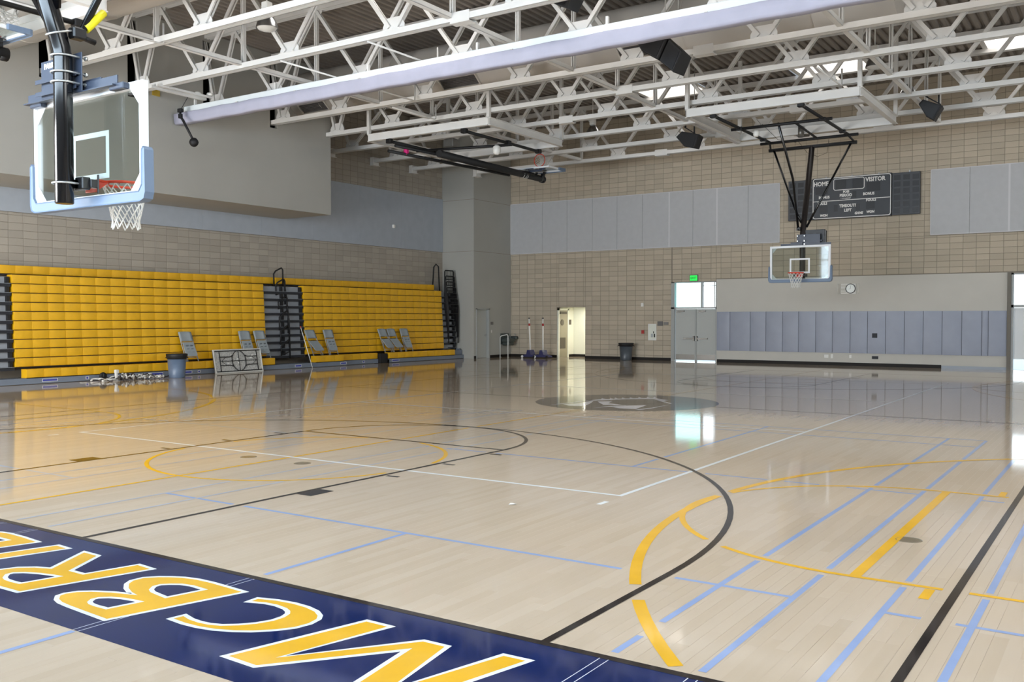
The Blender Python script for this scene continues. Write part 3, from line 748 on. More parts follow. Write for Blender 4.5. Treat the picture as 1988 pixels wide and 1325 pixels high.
def board_parts():
    L = []
    W2, Z0, Z1 = .915, 2.825, 3.895
    L.append(('glass_pane', MB().box(-W2+.02, W2-.02, -.008, .004, Z0+.02, Z1-.02), M['board_glass'], {}))
    f = MB(); b = .062
    f.box(-W2, W2, -.045, .012, Z1-b, Z1).box(-W2, W2, -.045, .012, Z0, Z0+b).box(-W2, -W2+b, -.045, .012, Z0+b, Z1-b).box(W2-b, W2, -.045, .012, Z0+b, Z1-b)
    for sx in (-1, 1):
        for zc, sz in ((Z1-b, -1), (Z0+b, 1)):
            f.prism([(sx*(W2-b), zc), (sx*(W2-b-.14), zc), (sx*(W2-b), zc+sz*.16)], 1, -.04, -.034)
    L.append(('board_frame', f, M['alu'], {}))
    g = MB(); a = .05
    for x0, x1, z0, z1 in ((-.305, .305, 3.05, 3.10), (-.305, .305, 3.457, 3.507), (-.305, -.255, 3.10, 3.457), (.255, .305, 3.10, 3.457)): g.box(x0, x1, .004, .006, z0, z1)
    L.append(('target_square', g, M['tape'], {}))
    po = [(-W2-.045, 3.25), (-W2-.05, 2.86), (-W2-.03, 2.80), (-W2+.03, 2.775), (W2-.03, 2.775), (W2+.03, 2.80), (W2+.05, 2.86), (W2+.045, 3.25), (W2+.02, 3.28), (W2-.005, 3.25), (W2-.01, 2.93), (W2-.05, 2.875), (-W2+.05, 2.875), (-W2+.01, 2.93), (-W2+.005, 3.25), (-W2-.02, 3.28)]
    mb = MB(); n = len(po)
    rings = [(-.062, .012), (-.07, 0), (.03, 0), (.022, .012)]
    cx = sum(p[0] for p in po)/n
    for yy, ins in rings:
        for i, p in enumerate(po):
            pa, pb = po[i-1], po[(i+1) % n]
            tx, tz = pb[0]-pa[0], pb[1]-pa[1]; l_ = math.hypot(tx, tz); mb.v.append((p[0]-tz/l_*ins, yy, p[1]+tx/l_*ins))
    for q in range(3):
        for i in range(n): mb.f.append((q*n+i, q*n+(i+1) % n, (q+1)*n+(i+1) % n, (q+1)*n+i)); mb.sm.append(False)
    for q in (0, 3):
        fs = tessellate_polygon([[Vector((p[0], p[1], 0)) for p in po]])
        for t3 in fs: mb.f.append(tuple(q*n+i for i in t3)); mb.sm.append(False)
    L.append(('edge_pad', mb, M['hpad'], {}))
    rim = MB().tube([(.225*math.cos(a), .385+.225*math.sin(a), 3.05) for a in [2*PI*i/36 for i in range(36)]], .014, 8, closed=True)
    rim.cbox(-.10, .10, .006, .03, 2.93, 3.07, .004).prism([(-.09, .03), (.09, .03), (.05, .175), (-.05, .175)], 2, 3.035, 3.055)
    rim.prism([(.03, 2.94), (.03, 3.04), (.16, 3.04)], 0, -.06, -.05).prism([(.03, 2.94), (.03, 3.04), (.16, 3.04)], 0, .05, .06)
    for k in range(12):
        a = 2*PI*(k+.25)/12; rim.tube([(.222*math.cos(a), .385+.222*math.sin(a), 3.045), (.215*math.cos(a+.05), .385+.215*math.sin(a+.05), 3.025), (.222*math.cos(a+.1), .385+.222*math.sin(a+.1), 3.045)], .003, 4)
    L.append(('rim', rim, M['orange'], {'label': 'orange steel ring with its bracket'}))
    L.append(('net', net_mb((0, .385, 3.04)), M['net'], {'label': 'white cord net hanging from the ring'}))
    bk = MB().cbox(-.06, .30, -.075, -.047, 3.90, 4.0, .004).box(-.9, .62, -.11, -.098, 3.87, 3.965).box(-.9, .62, -.16, -.098, 3.862, 3.874)
    bk.cbox(.50, .72, -.12, -.05, 3.83, 3.89, .008).cbox(-.86, -.66, -.12, -.05, 3.83, 3.89, .008)
    L.append(('mounting_angle', bk, M['plate'], {}))
    pl = MB().cbox(-.56, .14, -.165, -.155, 3.87, 4.24, .003)
    for z in (4.05, 3.93): pl.box(-.60, .10, -.20, -.165, z-.006, z+.006).box(-.60, .10, -.205, -.197, z-.035, z+.006)
    L.append(('mast_plate', pl, M['plate'], {}))
    for z in (4.19, 4.035, 3.94, 2.985): L.append(('mast_clamp', ubolt(z), M['zinc'], {}))
    lb = MB().cbox(.04, .17, -.19, -.10, 2.93, 3.05, .01).cbox(.13, .20, -.12, -.03, 2.95, 3.03, .006).cbox(.185, .205, -.05, -.035, 2.90, 3.08, .003).cbox(-.20, -.13, -.12, -.03, 2.95, 3.03, .006).cbox(-.17, .1, -.19, -.165, 2.94, 3.03, .005)
    L.append(('lower_bracket', lb, M['black'], {}))
    return L
def hoop(name, label, rot, near, group='basketball hoops hung from the roof'):
    loc = (0, 1.22, 0) if near else (0, 24.38, 0)
    t = thing(name, label, 'basketball hoop', loc, rot, group)
    for nm, mb, m, kw in board_parts(): obj(nm, mb, m, t, **kw)
    top = (0, -1.2, 7.08)
    obj('mast', MB().tube([(0, -.27, 2.79), (0, -.27, 2.80), (0, -.27, 4.18), (0, -.285, 4.27), (0, -.32, 4.38), top], [.078, .086, .086, .086, .086, .086], 20), M['pole_black'] if near else M['pole_brown'], t)
    obj('wing_strut', MB().tube([(1.2, -1.15, 7.06), (.30, -.48, 5.05), (.07, -.36, 4.62)], .034, 10), M['pole_black'], t)
    obj('wing_strut', MB().tube([(-1.2, -1.15, 7.06), (-.10, -.33, 4.47)], .034, 10), M['pole_black'], t)
    sx = 0.0
    obj('back_brace', MB().tube([(.06, 1.95, 7.26), (.06, .55, 5.85), (.10, -.14, 4.43)], .036, 10), M['pole_black'], t)
    obj('brace_clamp', MB().cbox(.03, .14, -.24, -.10, 4.36, 4.47, .015).tube([(.10, -.20, 4.40), (.10, .0, 4.37)], .028, 8), M['black'], t)
    if near:
        obj('brace_clamp', ubolt(0, 0, .1, .16).xform(Matrix.Translation((0, -.32, 4.40)) @ Matrix.Rotation(.3, 4, 'X')), M['zinc'], t)
        obj('yellow_tag', MB().tube([(.10, -.10, 4.475), (.10, .02, 4.60), (.095, .10, 4.685)], [.046, .040, .038], 10), M['yellow_tag'], t, label='bright yellow tape sleeve round the brace')
    for x in (-1.2, 1.2): obj('hanger_pipe', MB().tube([(x, 4.03, 7.24), (x, -.80, 7.24)], .045, 10), M['matte_black'], t)
    obj('cross_pipe', MB().tube([(-1.45, 1.95, 7.22), (1.45, 1.95, 7.22)], .045, 10), M['matte_black'], t)
    obj('cross_pipe', MB().tube([(-1.5, -.75, 7.22), (1.5, -.75, 7.22)], .045, 10), M['matte_black'], t)
    obj('lower_bar', MB().tube([(-1.36, -1.16, 7.06), (1.36, -1.16, 7.06)], .055, 10).tube([(-1.3, -1.16, 7.06), (-1.2, -.75, 7.22)], .03, 8).tube([(1.3, -1.16, 7.06), (1.2, -.75, 7.22)], .03, 8), M['matte_black'], t)
    obj('centre_pipe', MB().tube([(-.40, 1.95, 7.24), (-.25, -.75, 7.24)], .035, 10), M['matte_black'], t)
    for x in (-1.2, 1.2):
        for y in (3.98, 1.95, -.12): obj('pipe_clamp', MB().cbox(x-.09, x+.09, y-.07, y+.07, 7.18, 7.275, .015), M['black'], t)
    obj('winch', MB().cbox(-.15, .20, -.45, -.15, 7.24, 7.44, .02).lathe([(.09, -.16), (.09, .16)], 14, (0, -.02, 7.33)), M['kick'], t)
    obj('winch_cable', MB().tube([(.3, -.7, 7.2), (.1, -1.05, 6.85), (-.2, -1.1, 6.72), (-.5, -1.05, 6.8), (-.62, -.8, 7.15)], .006, 5).tube([(.55, 1.9, 7.3), (.5, .6, 7.05), (.35, -.7, 7.15)], .006, 5), M['matte_black'], t)
    obj('pulley', MB().lathe([(.06, -.10), (.085, -.05), (.085, .03), (.05, .09)], 12, (.72, 1.9, 7.05)), M['white'], t)
    return t
hn = hoop('basketball_hoop', 'near glass backboard hoop seen from behind on a thick black mast', 0, True)
sn = text_mb('PARK-', .068, bold=.004, align='LEFT', ext=.001)
sn.xform(Matrix.Translation((-.50, -.167, 4.185)) @ Matrix.Rotation(PI/2, 4, 'X'))
obj('plate_lettering', sn, M['tape'], hn)
hoop('basketball_hoop', 'far glass backboard hoop hanging in front of the scoreboard', PI, False)
def support_frame(label, x0, x1, y0, y1, hang):
    t = thing('hoop_support_frame', label, 'support frame', ((x0+x1)/2, (y0+y1)/2, 7.27), 0, 'white frames carrying the hoops')
    hx, hy = (x1-x0)/2, (y1-y0)/2
    for s in (-1, 1):
        obj('frame_beam', MB().box(-hx, hx, s*hy-.07, s*hy+.07, 0, .018).box(-hx, hx, s*hy-.07, s*hy+.07, .21, .228).box(-hx, hx, s*hy-.045, s*hy+.045, .018, .21), ws, t)
        obj('frame_beam', MB().box(s*hx-.07, s*hx+.07, -hy, hy, 0.0, .018).box(s*hx-.07, s*hx+.07, -hy, hy, .21, .228).box(s*hx-.02, s*hx+.02, -hy, hy, .018, .21), ws, t)
        for s2 in (-1, 1):
            obj('hanger', MB().box(s*hx-.05, s*hx+.05, s2*hy-.05, s2*hy+.05, .228, 2.5), ws, t)
    return t
support_frame('white steel ceiling frame carrying the far hoop', -1.95, 2.68, 20.35, 24.5, None)
support_frame('white steel ceiling frame carrying the near hoop', -2.5, 2.5, 1.2, 5.3, None)
support_frame('white steel ceiling frame with the folded hoop near the corner block', -11.75, -7.12, 18.10, 22.2, None)
support_frame('white steel ceiling frame above the near backboard', -11.8, -7.12, 1.9, 6.0, None)
def folded(label, yt, dy, kind):
    x0 = -9.45; zb = 6.99
    t = thing('folded_hoop', label, 'basketball hoop', (x0, yt, 7.0), 0, 'hoops folded up against the roof')
    Mx = Matrix(((1,0,0,0),(0,0,-1,2.79),(0,1,0,zb-7.0),(0,0,0,1)))
    for nm, mb, m, kw in board_parts():
        if nm in ('mast_clamp',): m = M['zinc']
        if nm in ('lower_bracket', 'mast_plate'): m = M['black']
        obj(nm, mb.xform(Mx), m, t, **kw)
    obj('mast', MB().tube([(0, 0, zb-7.27), (0, -.01, zb-7.27), (0, -6.1, zb-7.22)], [.10, .115, .115], 14).tube([(-.02, 0.02, zb-7.27), (-.02, -.14, zb-7.27)], .13, 14), M['matte_black'], t)
    obj('wing_strut', MB().tube([(.18, -.9, -.22), (-1.0, -7.0, -.02)], .045, 10), M['matte_black'], t)
    obj('wing_strut', MB().tube([(-.15, -2.0, -.36), (-1.1, -7.2, -.20)], .05, 10), M['matte_black'], t)
    f0 = dy - yt
    obj('hanger_pipe', MB().tube([(-1.45, f0+18.05, .2), (-1.45, f0+22.3, .2)], .05, 10), M['matte_black'], t)
    obj('hanger_pipe', MB().tube([(1.45, f0+18.05, .2), (1.45, f0+22.3, .2)], .05, 10), M['matte_black'], t)
    obj('cross_pipe', MB().tube([(-1.6, f0+19.6, .13), (1.6, f0+20.4, .13)], .045, 10), M['matte_black'], t)
    for x in (-1.45, 1.45):
        for y in (18.1, 20.4, 22.2): obj('pipe_clamp', MB().cbox(x-.09, x+.09, f0+y-.08, f0+y+.08, .13, .275, .015), M['black'], t)
    obj('winch', MB().cbox(-.75, -.35, f0+19.9, f0+20.3, .2, .48, .03), M['kick'], t)
    obj('pulley', MB().lathe([(.05, -.16), (.12, -.10), (.12, .08), (.05, .14)], 14, (1.3, f0+20.0, -.05)), M['white'], t)
    if kind: obj('pink_tag', MB().cbox(-1.05, -.93, -6.55, -6.43, -.25, -.05, .01), M['pink'], t, label='pink ribbon tied to the strut')
    return t
folded('folded-up hoop with black pipes under the roof near the corner block', 24.85, 0.0, True)
folded('folded-up hoop partly showing above the near backboard', 5.45, -16.2, False)

# shot clock above the far backboard
t = thing('shot_clock', 'small square shot clock box above the far backboard', 'shot clock', (0.36, 24.66, 3.92))
obj('housing', MB().cbox(-.29, .29, -.0, .16, 0, .46, .01), M['score_side'], t)
obj('face', MB().box(-.25, .25, -.006, 0, .04, .42), M['score'], t)
for a in (-.12, .12):
    for b in (.14, .31): obj('digit_window', MB().box(a-.07, a+.07, -.012, -.006, b-.05, b+.05), M['score_black'], t)
obj('side_light', MB().box(.29, .33, .02, .14, .05, .42), M['black'], t)
obj('clock_arm', MB().tube([(-.33, .06, .15), (-.28, .06, .15)], .02, 8), M['black'], t)

# ------------------------------------------------------------------ loudspeakers and lamps
def speaker(label, polys, y, dep, br):
    xs_ = [p[0] for q in polys for p in q]; zs_ = [p[1] for q in polys for p in q]
    cx, cz = sum(xs_)/len(xs_), min(zs_)
    t = thing('loudspeaker', label, 'loudspeaker', (cx, y, cz), 0, 'black loudspeakers hung in the roof')
    for q in polys:
        q2 = [(p[0]-cx, p[1]-cz) for p in q]; gx = sum(p[0] for p in q2)/len(q2); gz = sum(p[1] for p in q2)/len(q2)
        mb = MB(); n = len(q2)
        for yy, s in ((-dep/2, .93), (-dep/2+.03, 1), (dep/2-.05, .9), (dep/2, .82)):
            mb.v += [(gx+(p[0]-gx)*s, yy, gz+(p[1]-gz)*s) for p in q2]
        for k in range(3):
            for i in range(n): mb.f.append((k*n+i, k*n+(i+1) % n, (k+1)*n+(i+1) % n, (k+1)*n+i)); mb.sm.append(False)
        mb.f.append(tuple(range(n))[::-1]); mb.f.append(tuple(3*n+i for i in range(n))); mb.sm += [False, False]
        cab = obj('cabinet', mb, M['matte_black'], t)
        g2 = MB().prism([(gx+(p[0]-gx)*.82, gz+(p[1]-gz)*.82) for p in q2], 1, -dep/2-.012, -dep/2)
        obj('grille', g2, M['black'], cab)
    bx_, bz_ = br[0]-cx, br[1]-cz
    obj('yoke', MB().beam((bx_-.14, 0, bz_+.12), (bx_+.26, 0, bz_-.16), .05, .03).beam((bx_-.1, 0, bz_+.09), (bx_-.1, 0, bz_+.30), .04, .04).beam((bx_+.2, 0, bz_-.13), (bx_+.2, 0, bz_+.25), .04, .04), M['black'], t)
    obj('hang_chain', MB().tube([(bx_-.1, 0, bz_+.30), (bx_-.1, 0, 9.78-cz)], .012, 5).tube([(bx_+.2, 0, bz_+.25), (bx_+.2, 0, 9.78-cz)], .012, 5), M['zinc'], t)
spk = [(-.69, 7.87), (-.1, 7.93), (.2, 7.64), (-.03, 7.2), (-.41, 7.45)]
speaker('double black loudspeaker cluster below the rolled curtain', [spk, [(.23, 7.61), (.52, 7.31), (.32, 6.89), (0.0, 7.18)]], 14.6, .62, (.1, 7.95))
speaker('black loudspeaker partly hidden above the rolled curtain', [[(-1.50, 8.30), (-.80, 8.42), (-.55, 7.99), (-.73, 7.70), (-1.18, 7.93)]], 11.9, .55, (-1.0, 8.45))
def nearer(q, k=.9368): return [(CAM[0]+(p[0]-CAM[0])*k, CAM[2]+(p[1]-CAM[2])*k) for p in q]
speaker('small black loudspeaker nearest the double doors under the roof', [nearer([(-4.63, 7.87), (-4.42, 8.04), (-3.78, 7.87), (-3.95, 7.42), (-4.33, 7.52)])], 24.0, .5, nearer([(-4.28, 8.10)])[0])
speaker('small black loudspeaker hanging beyond the far hoop frame', [nearer([(3.08, 8.02), (3.20, 8.14), (3.74, 7.89), (3.5, 7.48), (3.3, 7.62)])], 24.0, .5, nearer([(3.38, 8.14)])[0])
def lamp(label, x, y, z):
    t = thing('high_bay_lamp', label, 'ceiling lamp', (x, y, z), 0, 'high bay lamps among the trusses')
    obj('shade', MB().lathe([(.235, 0), (.232, .03), (.20, .14), (.13, .26), (.08, .33)], 24, cap0=False), M['steel'], t)
    obj('lens', MB().lathe([(.22, .02), (.18, -.03), (.08, -.06), (.001, -.065)], 24, cap0=False, cap1=False), M['lamp_lens'], t)
    obj('ballast', MB().cbox(-.09, .09, -.09, .09, .33, .56, .02), M['white'], t)
    obj('stem', MB().tube([(0, 0, .56), (0, 0, 9.8-z)], .014, 6), M['white'], t)
for i, (x, y, z) in enumerate(((-7.04, 9.75, 7.9), (-7.0, 24.1, 7.95), (3.07, 24.2, 7.95), (6.35, 16.95, 8.0), (2.75, 21.6, 8.25))):
    lamp('round metal high bay lamp hanging ' + ('above the end of the curtain rail', 'by the folded hoop frame', 'beyond the far hoop frame', 'at the daylight edge of the roof', 'above the far hoop frame')[i], x, y, z)
tag(obj('yellow_placard', MB().cbox(VX, VX+.02, 11.62, 11.86, 7.72, 7.98, .004), M['ypaper']), 'small yellow placard on the overhanging enclosure by the slot', 'placard')

# ------------------------------------------------------------------ folded bleachers
RZ = [0.165] + [0.44 + 0.2375*k for k in range(10)] + [2.835]       # underside of each row of seats
def rx(k): return -14.87 if k == 0 else (-15.62 if k == 11 else -15.13 - 0.0145*(k-1))
def seat_mesh(w):
    g = .0015; d = .26; h = .218; mb = MB()
    prof = [(-d, 0), (-.03, 0), (-.006, .012), (0, .05), (-.004, .12), (0, .18), (-.004, .213), (-.018, .2245), (-d, .2235)]
    n = len(prof)
    for j, (yy, ins) in enumerate(((g, .003), (g+.010, 0), (w-g-.06, 0), (w-g, .007))):
        mb.v += [(px0 - (ins if i not in (0, n-1) else 0), yy, pz) for i, (px0, pz) in enumerate(prof)]
    for j in range(3):
        for i in range(n): mb.f.append((j*n+i, j*n+(i+1) % n, (j+1)*n+(i+1) % n, (j+1)*n+i)); mb.sm.append(True)
    mb.f.append(tuple(range(n))[::-1]); mb.f.append(tuple(3*n+i for i in range(n))); mb.sm += [False, False]
    me = mb.mesh('seat', M['yellow'], True); me.set_sharp_from_angle(angle=math.radians(35)); return me
def bleacher(label, ys0, ns, wseat, e0, e1, low, rear):
    t = thing('folding_bleacher', label, 'bleacher', (-15.0, ys0, 0), 0, 'yellow folding bleachers')
    sm = seat_mesh(wseat); ox, oy = 15.0, -ys0
    for k in range(12):
        x = rx(k); z = RZ[k]
        b = MB()
        if k == 0:
            for a, c, xo in low: b.box(x-.42+ox, x-.01-xo+ox, a+oy, c+oy, z-.02, z-.002)
        elif k < 11:
            b.box(x-.27+ox, x-.014+ox, e0+oy, e1+oy, z-.012, z-.001)
        else:
            b.box(x-.27+ox, x-.03+ox, rear[0]+oy, rear[0]+rear[1]*wseat+oy, z-.03, z-.004)
        row = obj('seating_row', b, M['tread'], t)
        if k == 0:
            for a, c, xo in low:
                m = int(round((c-a-.02)/wseat))
                for i in range(m): put('seat', sm, row, (x-xo+ox, a+oy+i*wseat, z))
        elif k < 11:
            for i in range(ns): put('seat', sm, row, (x+ox, i*wseat, z))
            for a, c in ((e0, ys0-.03), (ys0+ns*wseat+.0, e1)):
                if c-a < .2: continue
                obj('aisle_step', MB().box(x-.26+ox, x-.02+ox, a+oy, c+oy, z-.085, z-.006), M['tread'], row)
                obj('step_edge', MB().box(x-.06+ox, x-.012+ox, a+oy, c+oy, z-.006, z+.004), M['tread_edge'], row)
                obj('riser', MB().box(x-.20+ox, x-.14+ox, a+oy, c+oy, z+.004, z+.17), M['riser'], row)
                bk = MB()
                for q in (c-.10,): bk.box(x-.25+ox, x-.05+ox, q+oy, q+.07+oy, z+.004, z+.165)
                obj('step_bracket', bk, M['matte_black'], row)
        else:
            for i in range(rear[1]): put('seat', sm, row, (x+ox, rear[0]+oy+i*wseat, z))
    return t, ox, oy
w1, w2 = 0.4575, 0.4506
L1 = [(8.75, 16.98, 0.0)]
t, ox, oy = bleacher('yellow folded bleacher bank behind the trash can and folded table', 8.62, 18, w1, 6.0, 17.75, L1, (5.7, 26))
bl1 = t
sk = MB()
sk.box(-15.35+ox, -14.885+ox, 6.0+oy, 17.75+oy, .135, .16).box(-14.895+ox, -14.875+ox, 6.0+oy, 17.75+oy, .012, .15)
obj('skirt_board', sk, M['skirt'], t)
def stickers(t, ox, oy, ls, x=-14.873):
    for y, wd in ls:
        s = obj('warning_sticker', MB().box(x+ox, x+.002+ox, y+oy, y+wd+oy, .05, .125), M['white'], t)
        obj('sticker_field', MB().box(x+.002+ox, x+.003+ox, y+.015+oy, y+wd-.015+oy, .06, .115), M['sticker'], s)
stickers(t, ox, oy, [(9.15, .42), (10.35, .09), (12.35, .40), (13.45, .30), (13.95, .09)])
rl = []
def loop(pts, r=.022): return MB().tube(pts, r, 8)
yr = 17.85
L2 = [(18.82, 20.20, 0.0), (20.35, 22.16, .18), (22.63, 26.68, 0.0)]
t, ox, oy = bleacher('yellow folded bleacher bank next to the grey corner block', 18.62, 17, w2, 17.75, 27.15, L2, (17.70, 19))
sk = MB()
for a, b, xo in ((17.75, 20.33, 0), (20.33, 22.16, .16), (22.63, 27.5, 0)):
    sk.box(-15.35+ox, -14.885-xo+ox, a+oy, b+oy, .135, .16).box(-14.895-xo+ox, -14.875-xo+ox, a+oy, b+oy, .012, .15)
obj('skirt_board', sk, M['skirt'], t)
obj('end_platform', MB().cbox(-15.5+ox, -14.95+ox, 26.72+oy, 27.28+oy, .16, .36, .01).cbox(-15.1+ox, -14.95+ox, 27.05+oy, 27.15+oy, .36, .42, .005), M['skirt'], t)
stickers(t, ox, oy, [(17.85, .3), (20.0, .30), (22.75, .42)])
stickers(t, ox, oy, [(21.3, .12)], -15.03)
obj('recess_box', MB().cbox(-15.25+ox, -14.95+ox, 22.18+oy, 22.60+oy, .0, .36, .01), M['matte_black'], t)
# aisle handrails (black tube loops stepping down the aisle)
for k, (z0, z1, xx) in enumerate(((2.72, 3.38, -15.45), (2.45, 3.0, -15.35), (1.98, 2.42, -15.25), (1.28, 1.92, -15.2), (.80, 1.45, -15.15), (.44, .95, -15.12))):
    xx += ox; ya, yb = 17.48+oy, 17.86+oy
    if k < 2: pts = [(xx, ya, z0), (xx, ya-.02, z1-.22), (xx, ya+.06, z1-.12), (xx, yb-.06, z1), (xx, yb, z1-.06), (xx, yb+.01, z0-.3)]
    else: pts = [(xx, ya, z0), (xx, ya, z1-.20), (xx, ya+.05, z1-.16), (xx, yb-.07, z1), (xx, yb, z1-.05), (xx, yb, z0-.1)]
    mb = loop(pts, .026); mb.tube([(xx, ya, z0+.02), (xx, yb, z0+.12)], .02, 6)
    obj('aisle_rail', mb, M['matte_black'], t)
obj('aisle_post', MB().tube([(-15.13+ox, 17.88+oy, .44), (-15.16+ox, 17.87+oy, 1.6), (-15.4+ox, 17.87+oy, 3.0)], .022, 8), M['matte_black'], t)
# end guard rails
def guard(x, y0, y1, z0, z1, bars):
    mb = MB().tube([(x, y0, z0), (x, y0, z1-.05), (x, y0+.05, z1), (x, y1-.05, z1), (x, y1, z1-.05), (x, y1, z0)], .024, 8)
    mb.tube([(x, y0, z1-.38), (x, y1, z1-.38)], .016, 6)
    for i in range(1, bars): mb.tube([(x, y0+(y1-y0)*i/bars, z1-.38), (x, y0+(y1-y0)*i/bars, z1)], .010, 5)
    return mb
for i in range(7):
    x = -15.28+ox + .035*i; zt = 3.66 - .235*i
    obj('end_rail', guard(x, 26.52+oy, 27.12+oy+.006*i, max(.44, zt-1.6), zt, 6), M['matte_black'], t)
obj('end_rail', MB().tube([(-15.72+ox, 26.26+oy, 2.85), (-15.68+ox, 26.31+oy, 3.80), (-15.64+ox, 26.40+oy, 3.92), (-15.58+ox, 26.49+oy, 3.82), (-15.5+ox, 26.47+oy, 2.5)], .030, 8), M['matte_black'], t)
er = MB()
for k in range(1, 11): er.box(-15.6+ox, rx(k)-.02+ox, 26.72+oy, 26.98+oy, RZ[k]-.075, RZ[k]+.03)
er.box(-15.55+ox, -15.45+ox, 26.95+oy, 27.1+oy, .1, 2.7)
obj('end_understructure', er, M['matte_black'], t)

# ------------------------------------------------------------------ folding chairs on the lowest row
def chair(label, y, lean, openseat, rz=0.0, x=-14.91, dy=0.0, z=0.396):
    t = thing('folding_chair', label, 'chair', (x, y, z), rz, 'grey folding chairs on the bleachers')
    # local: X toward court, Y along bleacher, width 0.44; chair leans back by `lean` m at the top and slides sideways by dy
    H = .86; w = .215
    def P(h, s, f=0.0): return (-lean*h/H + f, s + dy*h/H, h)
    for s in (-w, w):
        obj('leg', MB().tube([P(0, s), P(.5, s), P(H, s*.96)], .0125, 8), M['chair'], t)
    for s in (-w+.03, w-.03):
        f0 = .20 if openseat else .045
        obj('leg', MB().tube([P(0, s, -f0*.3 if openseat else .03), P(.42, s, .03), P(.46, s, .03)], .0115, 8), M['chair'], t)
    br = MB()
    for h in (.12, .30): br.tube([P(h, -w), P(h, w)], .008, 6)
    obj('stretcher', br, M['chair'], t)
    mb = MB(); hs = [.60, .66, .74, .82, .88]; n = 7
    for sgn, off in ((0, .012), (1, -.010)):
        for h in hs:
            for i in range(n):
                u = -1+2*i/(n-1); p = P(h, u*(w+.005)); mb.v.append((p[0] + off + .028*(u*u) - .01, p[1], p[2] + (.015*(1-u*u) if h == hs[-1] else 0)))
    k = len(hs)*n
    for sgn in (0, 1):
        for j in range(len(hs)-1):
            for i in range(n-1):
                a = sgn*k + j*n + i; mb.f.append((a, a+1, a+n+1, a+n)); mb.sm.append(True)
    for i in range(n-1):
        for j in (0, len(hs)-1): a = j*n+i; mb.f.append((a, a+1, k+a+1, k+a)); mb.sm.append(False)
    for j in range(len(hs)-1):
        for i in (0, n-1): a = j*n+i; mb.f.append((a, a+n, k+a+n, k+a)); mb.sm.append(False)
    obj('backrest', mb, M['chair'], t)
    st = MB()
    if openseat:      # seat plate let down, facing up and forward
        q = [P(.50, -w+.02, .01), P(.50, w-.02, .01), P(.20, w-.005, .15), P(.17, w-.06, .17), P(.17, -w+.06, .17), P(.20, -w+.005, .15)]
    else:             # seat plate folded up flat against the frame, showing its underside
        q = [P(.57, -w+.025, .02), P(.57, w-.025, .02), P(.20, w-.02, .045), P(.15, w-.07, .05), P(.15, -w+.07, .05), P(.20, -w+.02, .045)]
    v = [Vector(p) for p in q]; nr = (v[1]-v[0]).cross(v[3]-v[0]).normalized(); n = len(v)
    st.v = [tuple(p) for p in v] + [tuple(p - nr*.02) for p in v]
    st.f = [tuple(range(n)), tuple(range(n, 2*n))[::-1]] + [(i, (i+1) % n, n+(i+1) % n, n+i) for i in range(n)]; st.sm = [False]*(n+2)
    s = obj('seat', st, M['chair'], t)
    if not openseat:
        rb = MB()
        for h in (.26, .36, .46):
            for u in (-.08, .08): rb.cbox(-.032, .032, -.045, .045, -.006, .006, .005); o = len(rb.v)-24; p = P(h, u, .052); rb.v[o:] = [(a[0]*.18 + p[0], a[1] + p[1], a[0] + p[2]) for a in rb.v[o:]]
        obj('rib_stamping', rb, M['chair'], s)
    return t
chair('grey folded chair leaning on the bleachers behind the blue trash can', 13.80, .17, False, dy=-.16)
chair('grey folded chair behind the upended table, farther from the aisle', 15.98, .17, False, dy=-.12)
chair('grey folded chair behind the upended table, beside the aisle', 16.62, .17, False, dy=-.16)
chair('grey folding chair with its seat let down, beside the aisle steps', 18.98, .17, True, dy=-.30)
chair('grey folded chair standing next to one whose seat is down, near the aisle', 19.72, .17, False, dy=-.16)
chair('grey folding chair with seat down, nearer the aisle in the trio by the black box', 22.66, .17, True, dy=-.28)
chair('grey folding chair with seat down, in the middle of the trio', 23.16, .17, True, dy=-.28)
chair('grey folded chair at the corner-block end of the trio', 23.82, .17, False, dy=-.18)

# ------------------------------------------------------------------ trash cans, upended table, debris, posts
def bin_(label, x, y, r, h, m, rimh):
    t = thing('trash_can', label, 'trash can', (x, y, 0), 0, 'round plastic trash cans')
    obj('body', MB().lathe([(r*.78, 0.0), (r*.80, .02), (r*.93, h-rimh)], 32), m, t)
    obj('rim', MB().lathe([(r*.94, h-rimh-.01), (r*1.02, h-rimh+.01), (r*1.08, h-.02), (r*1.06, h), (r*.98, h), (r*.92, h-.06)], 32, cap0=False, cap1=False), M['matte_black'], t)
    obj('liner', MB().lathe([(r*.92, h-.06), (r*.85, h-.22)], 32, cap0=False), M['matte_black'], t)
    hd = MB()
    for a in (.6, .6+PI): hd.tube([(r*1.0*math.cos(a-.18), r*1.0*math.sin(a-.18), h-.10), (r*1.18*math.cos(a), r*1.18*math.sin(a), h-.12), (r*1.0*math.cos(a+.18), r*1.0*math.sin(a+.18), h-.10)], .012, 6)
    obj('handle', hd, M['matte_black'], t)
    return t
bin_('blue-grey trash can with a black liner in front of the yellow bleachers', -14.12, 12.66, .275, .68, M['bin_blue'], .14)
bin_('dark grey trash can against the far block wall', -8.47, 29.55, .285, .69, M['bin_grey'], .12)
t = thing('folding_table', 'white plastic folding table standing on its long edge, underside showing', 'folding table', (-14.62, 15.33, 0), 0)
TL, TH = 1.86, .74
Rt = Matrix.Rotation(math.radians(-11), 4, 'Y')
def tb(mb): return mb.xform(Rt)
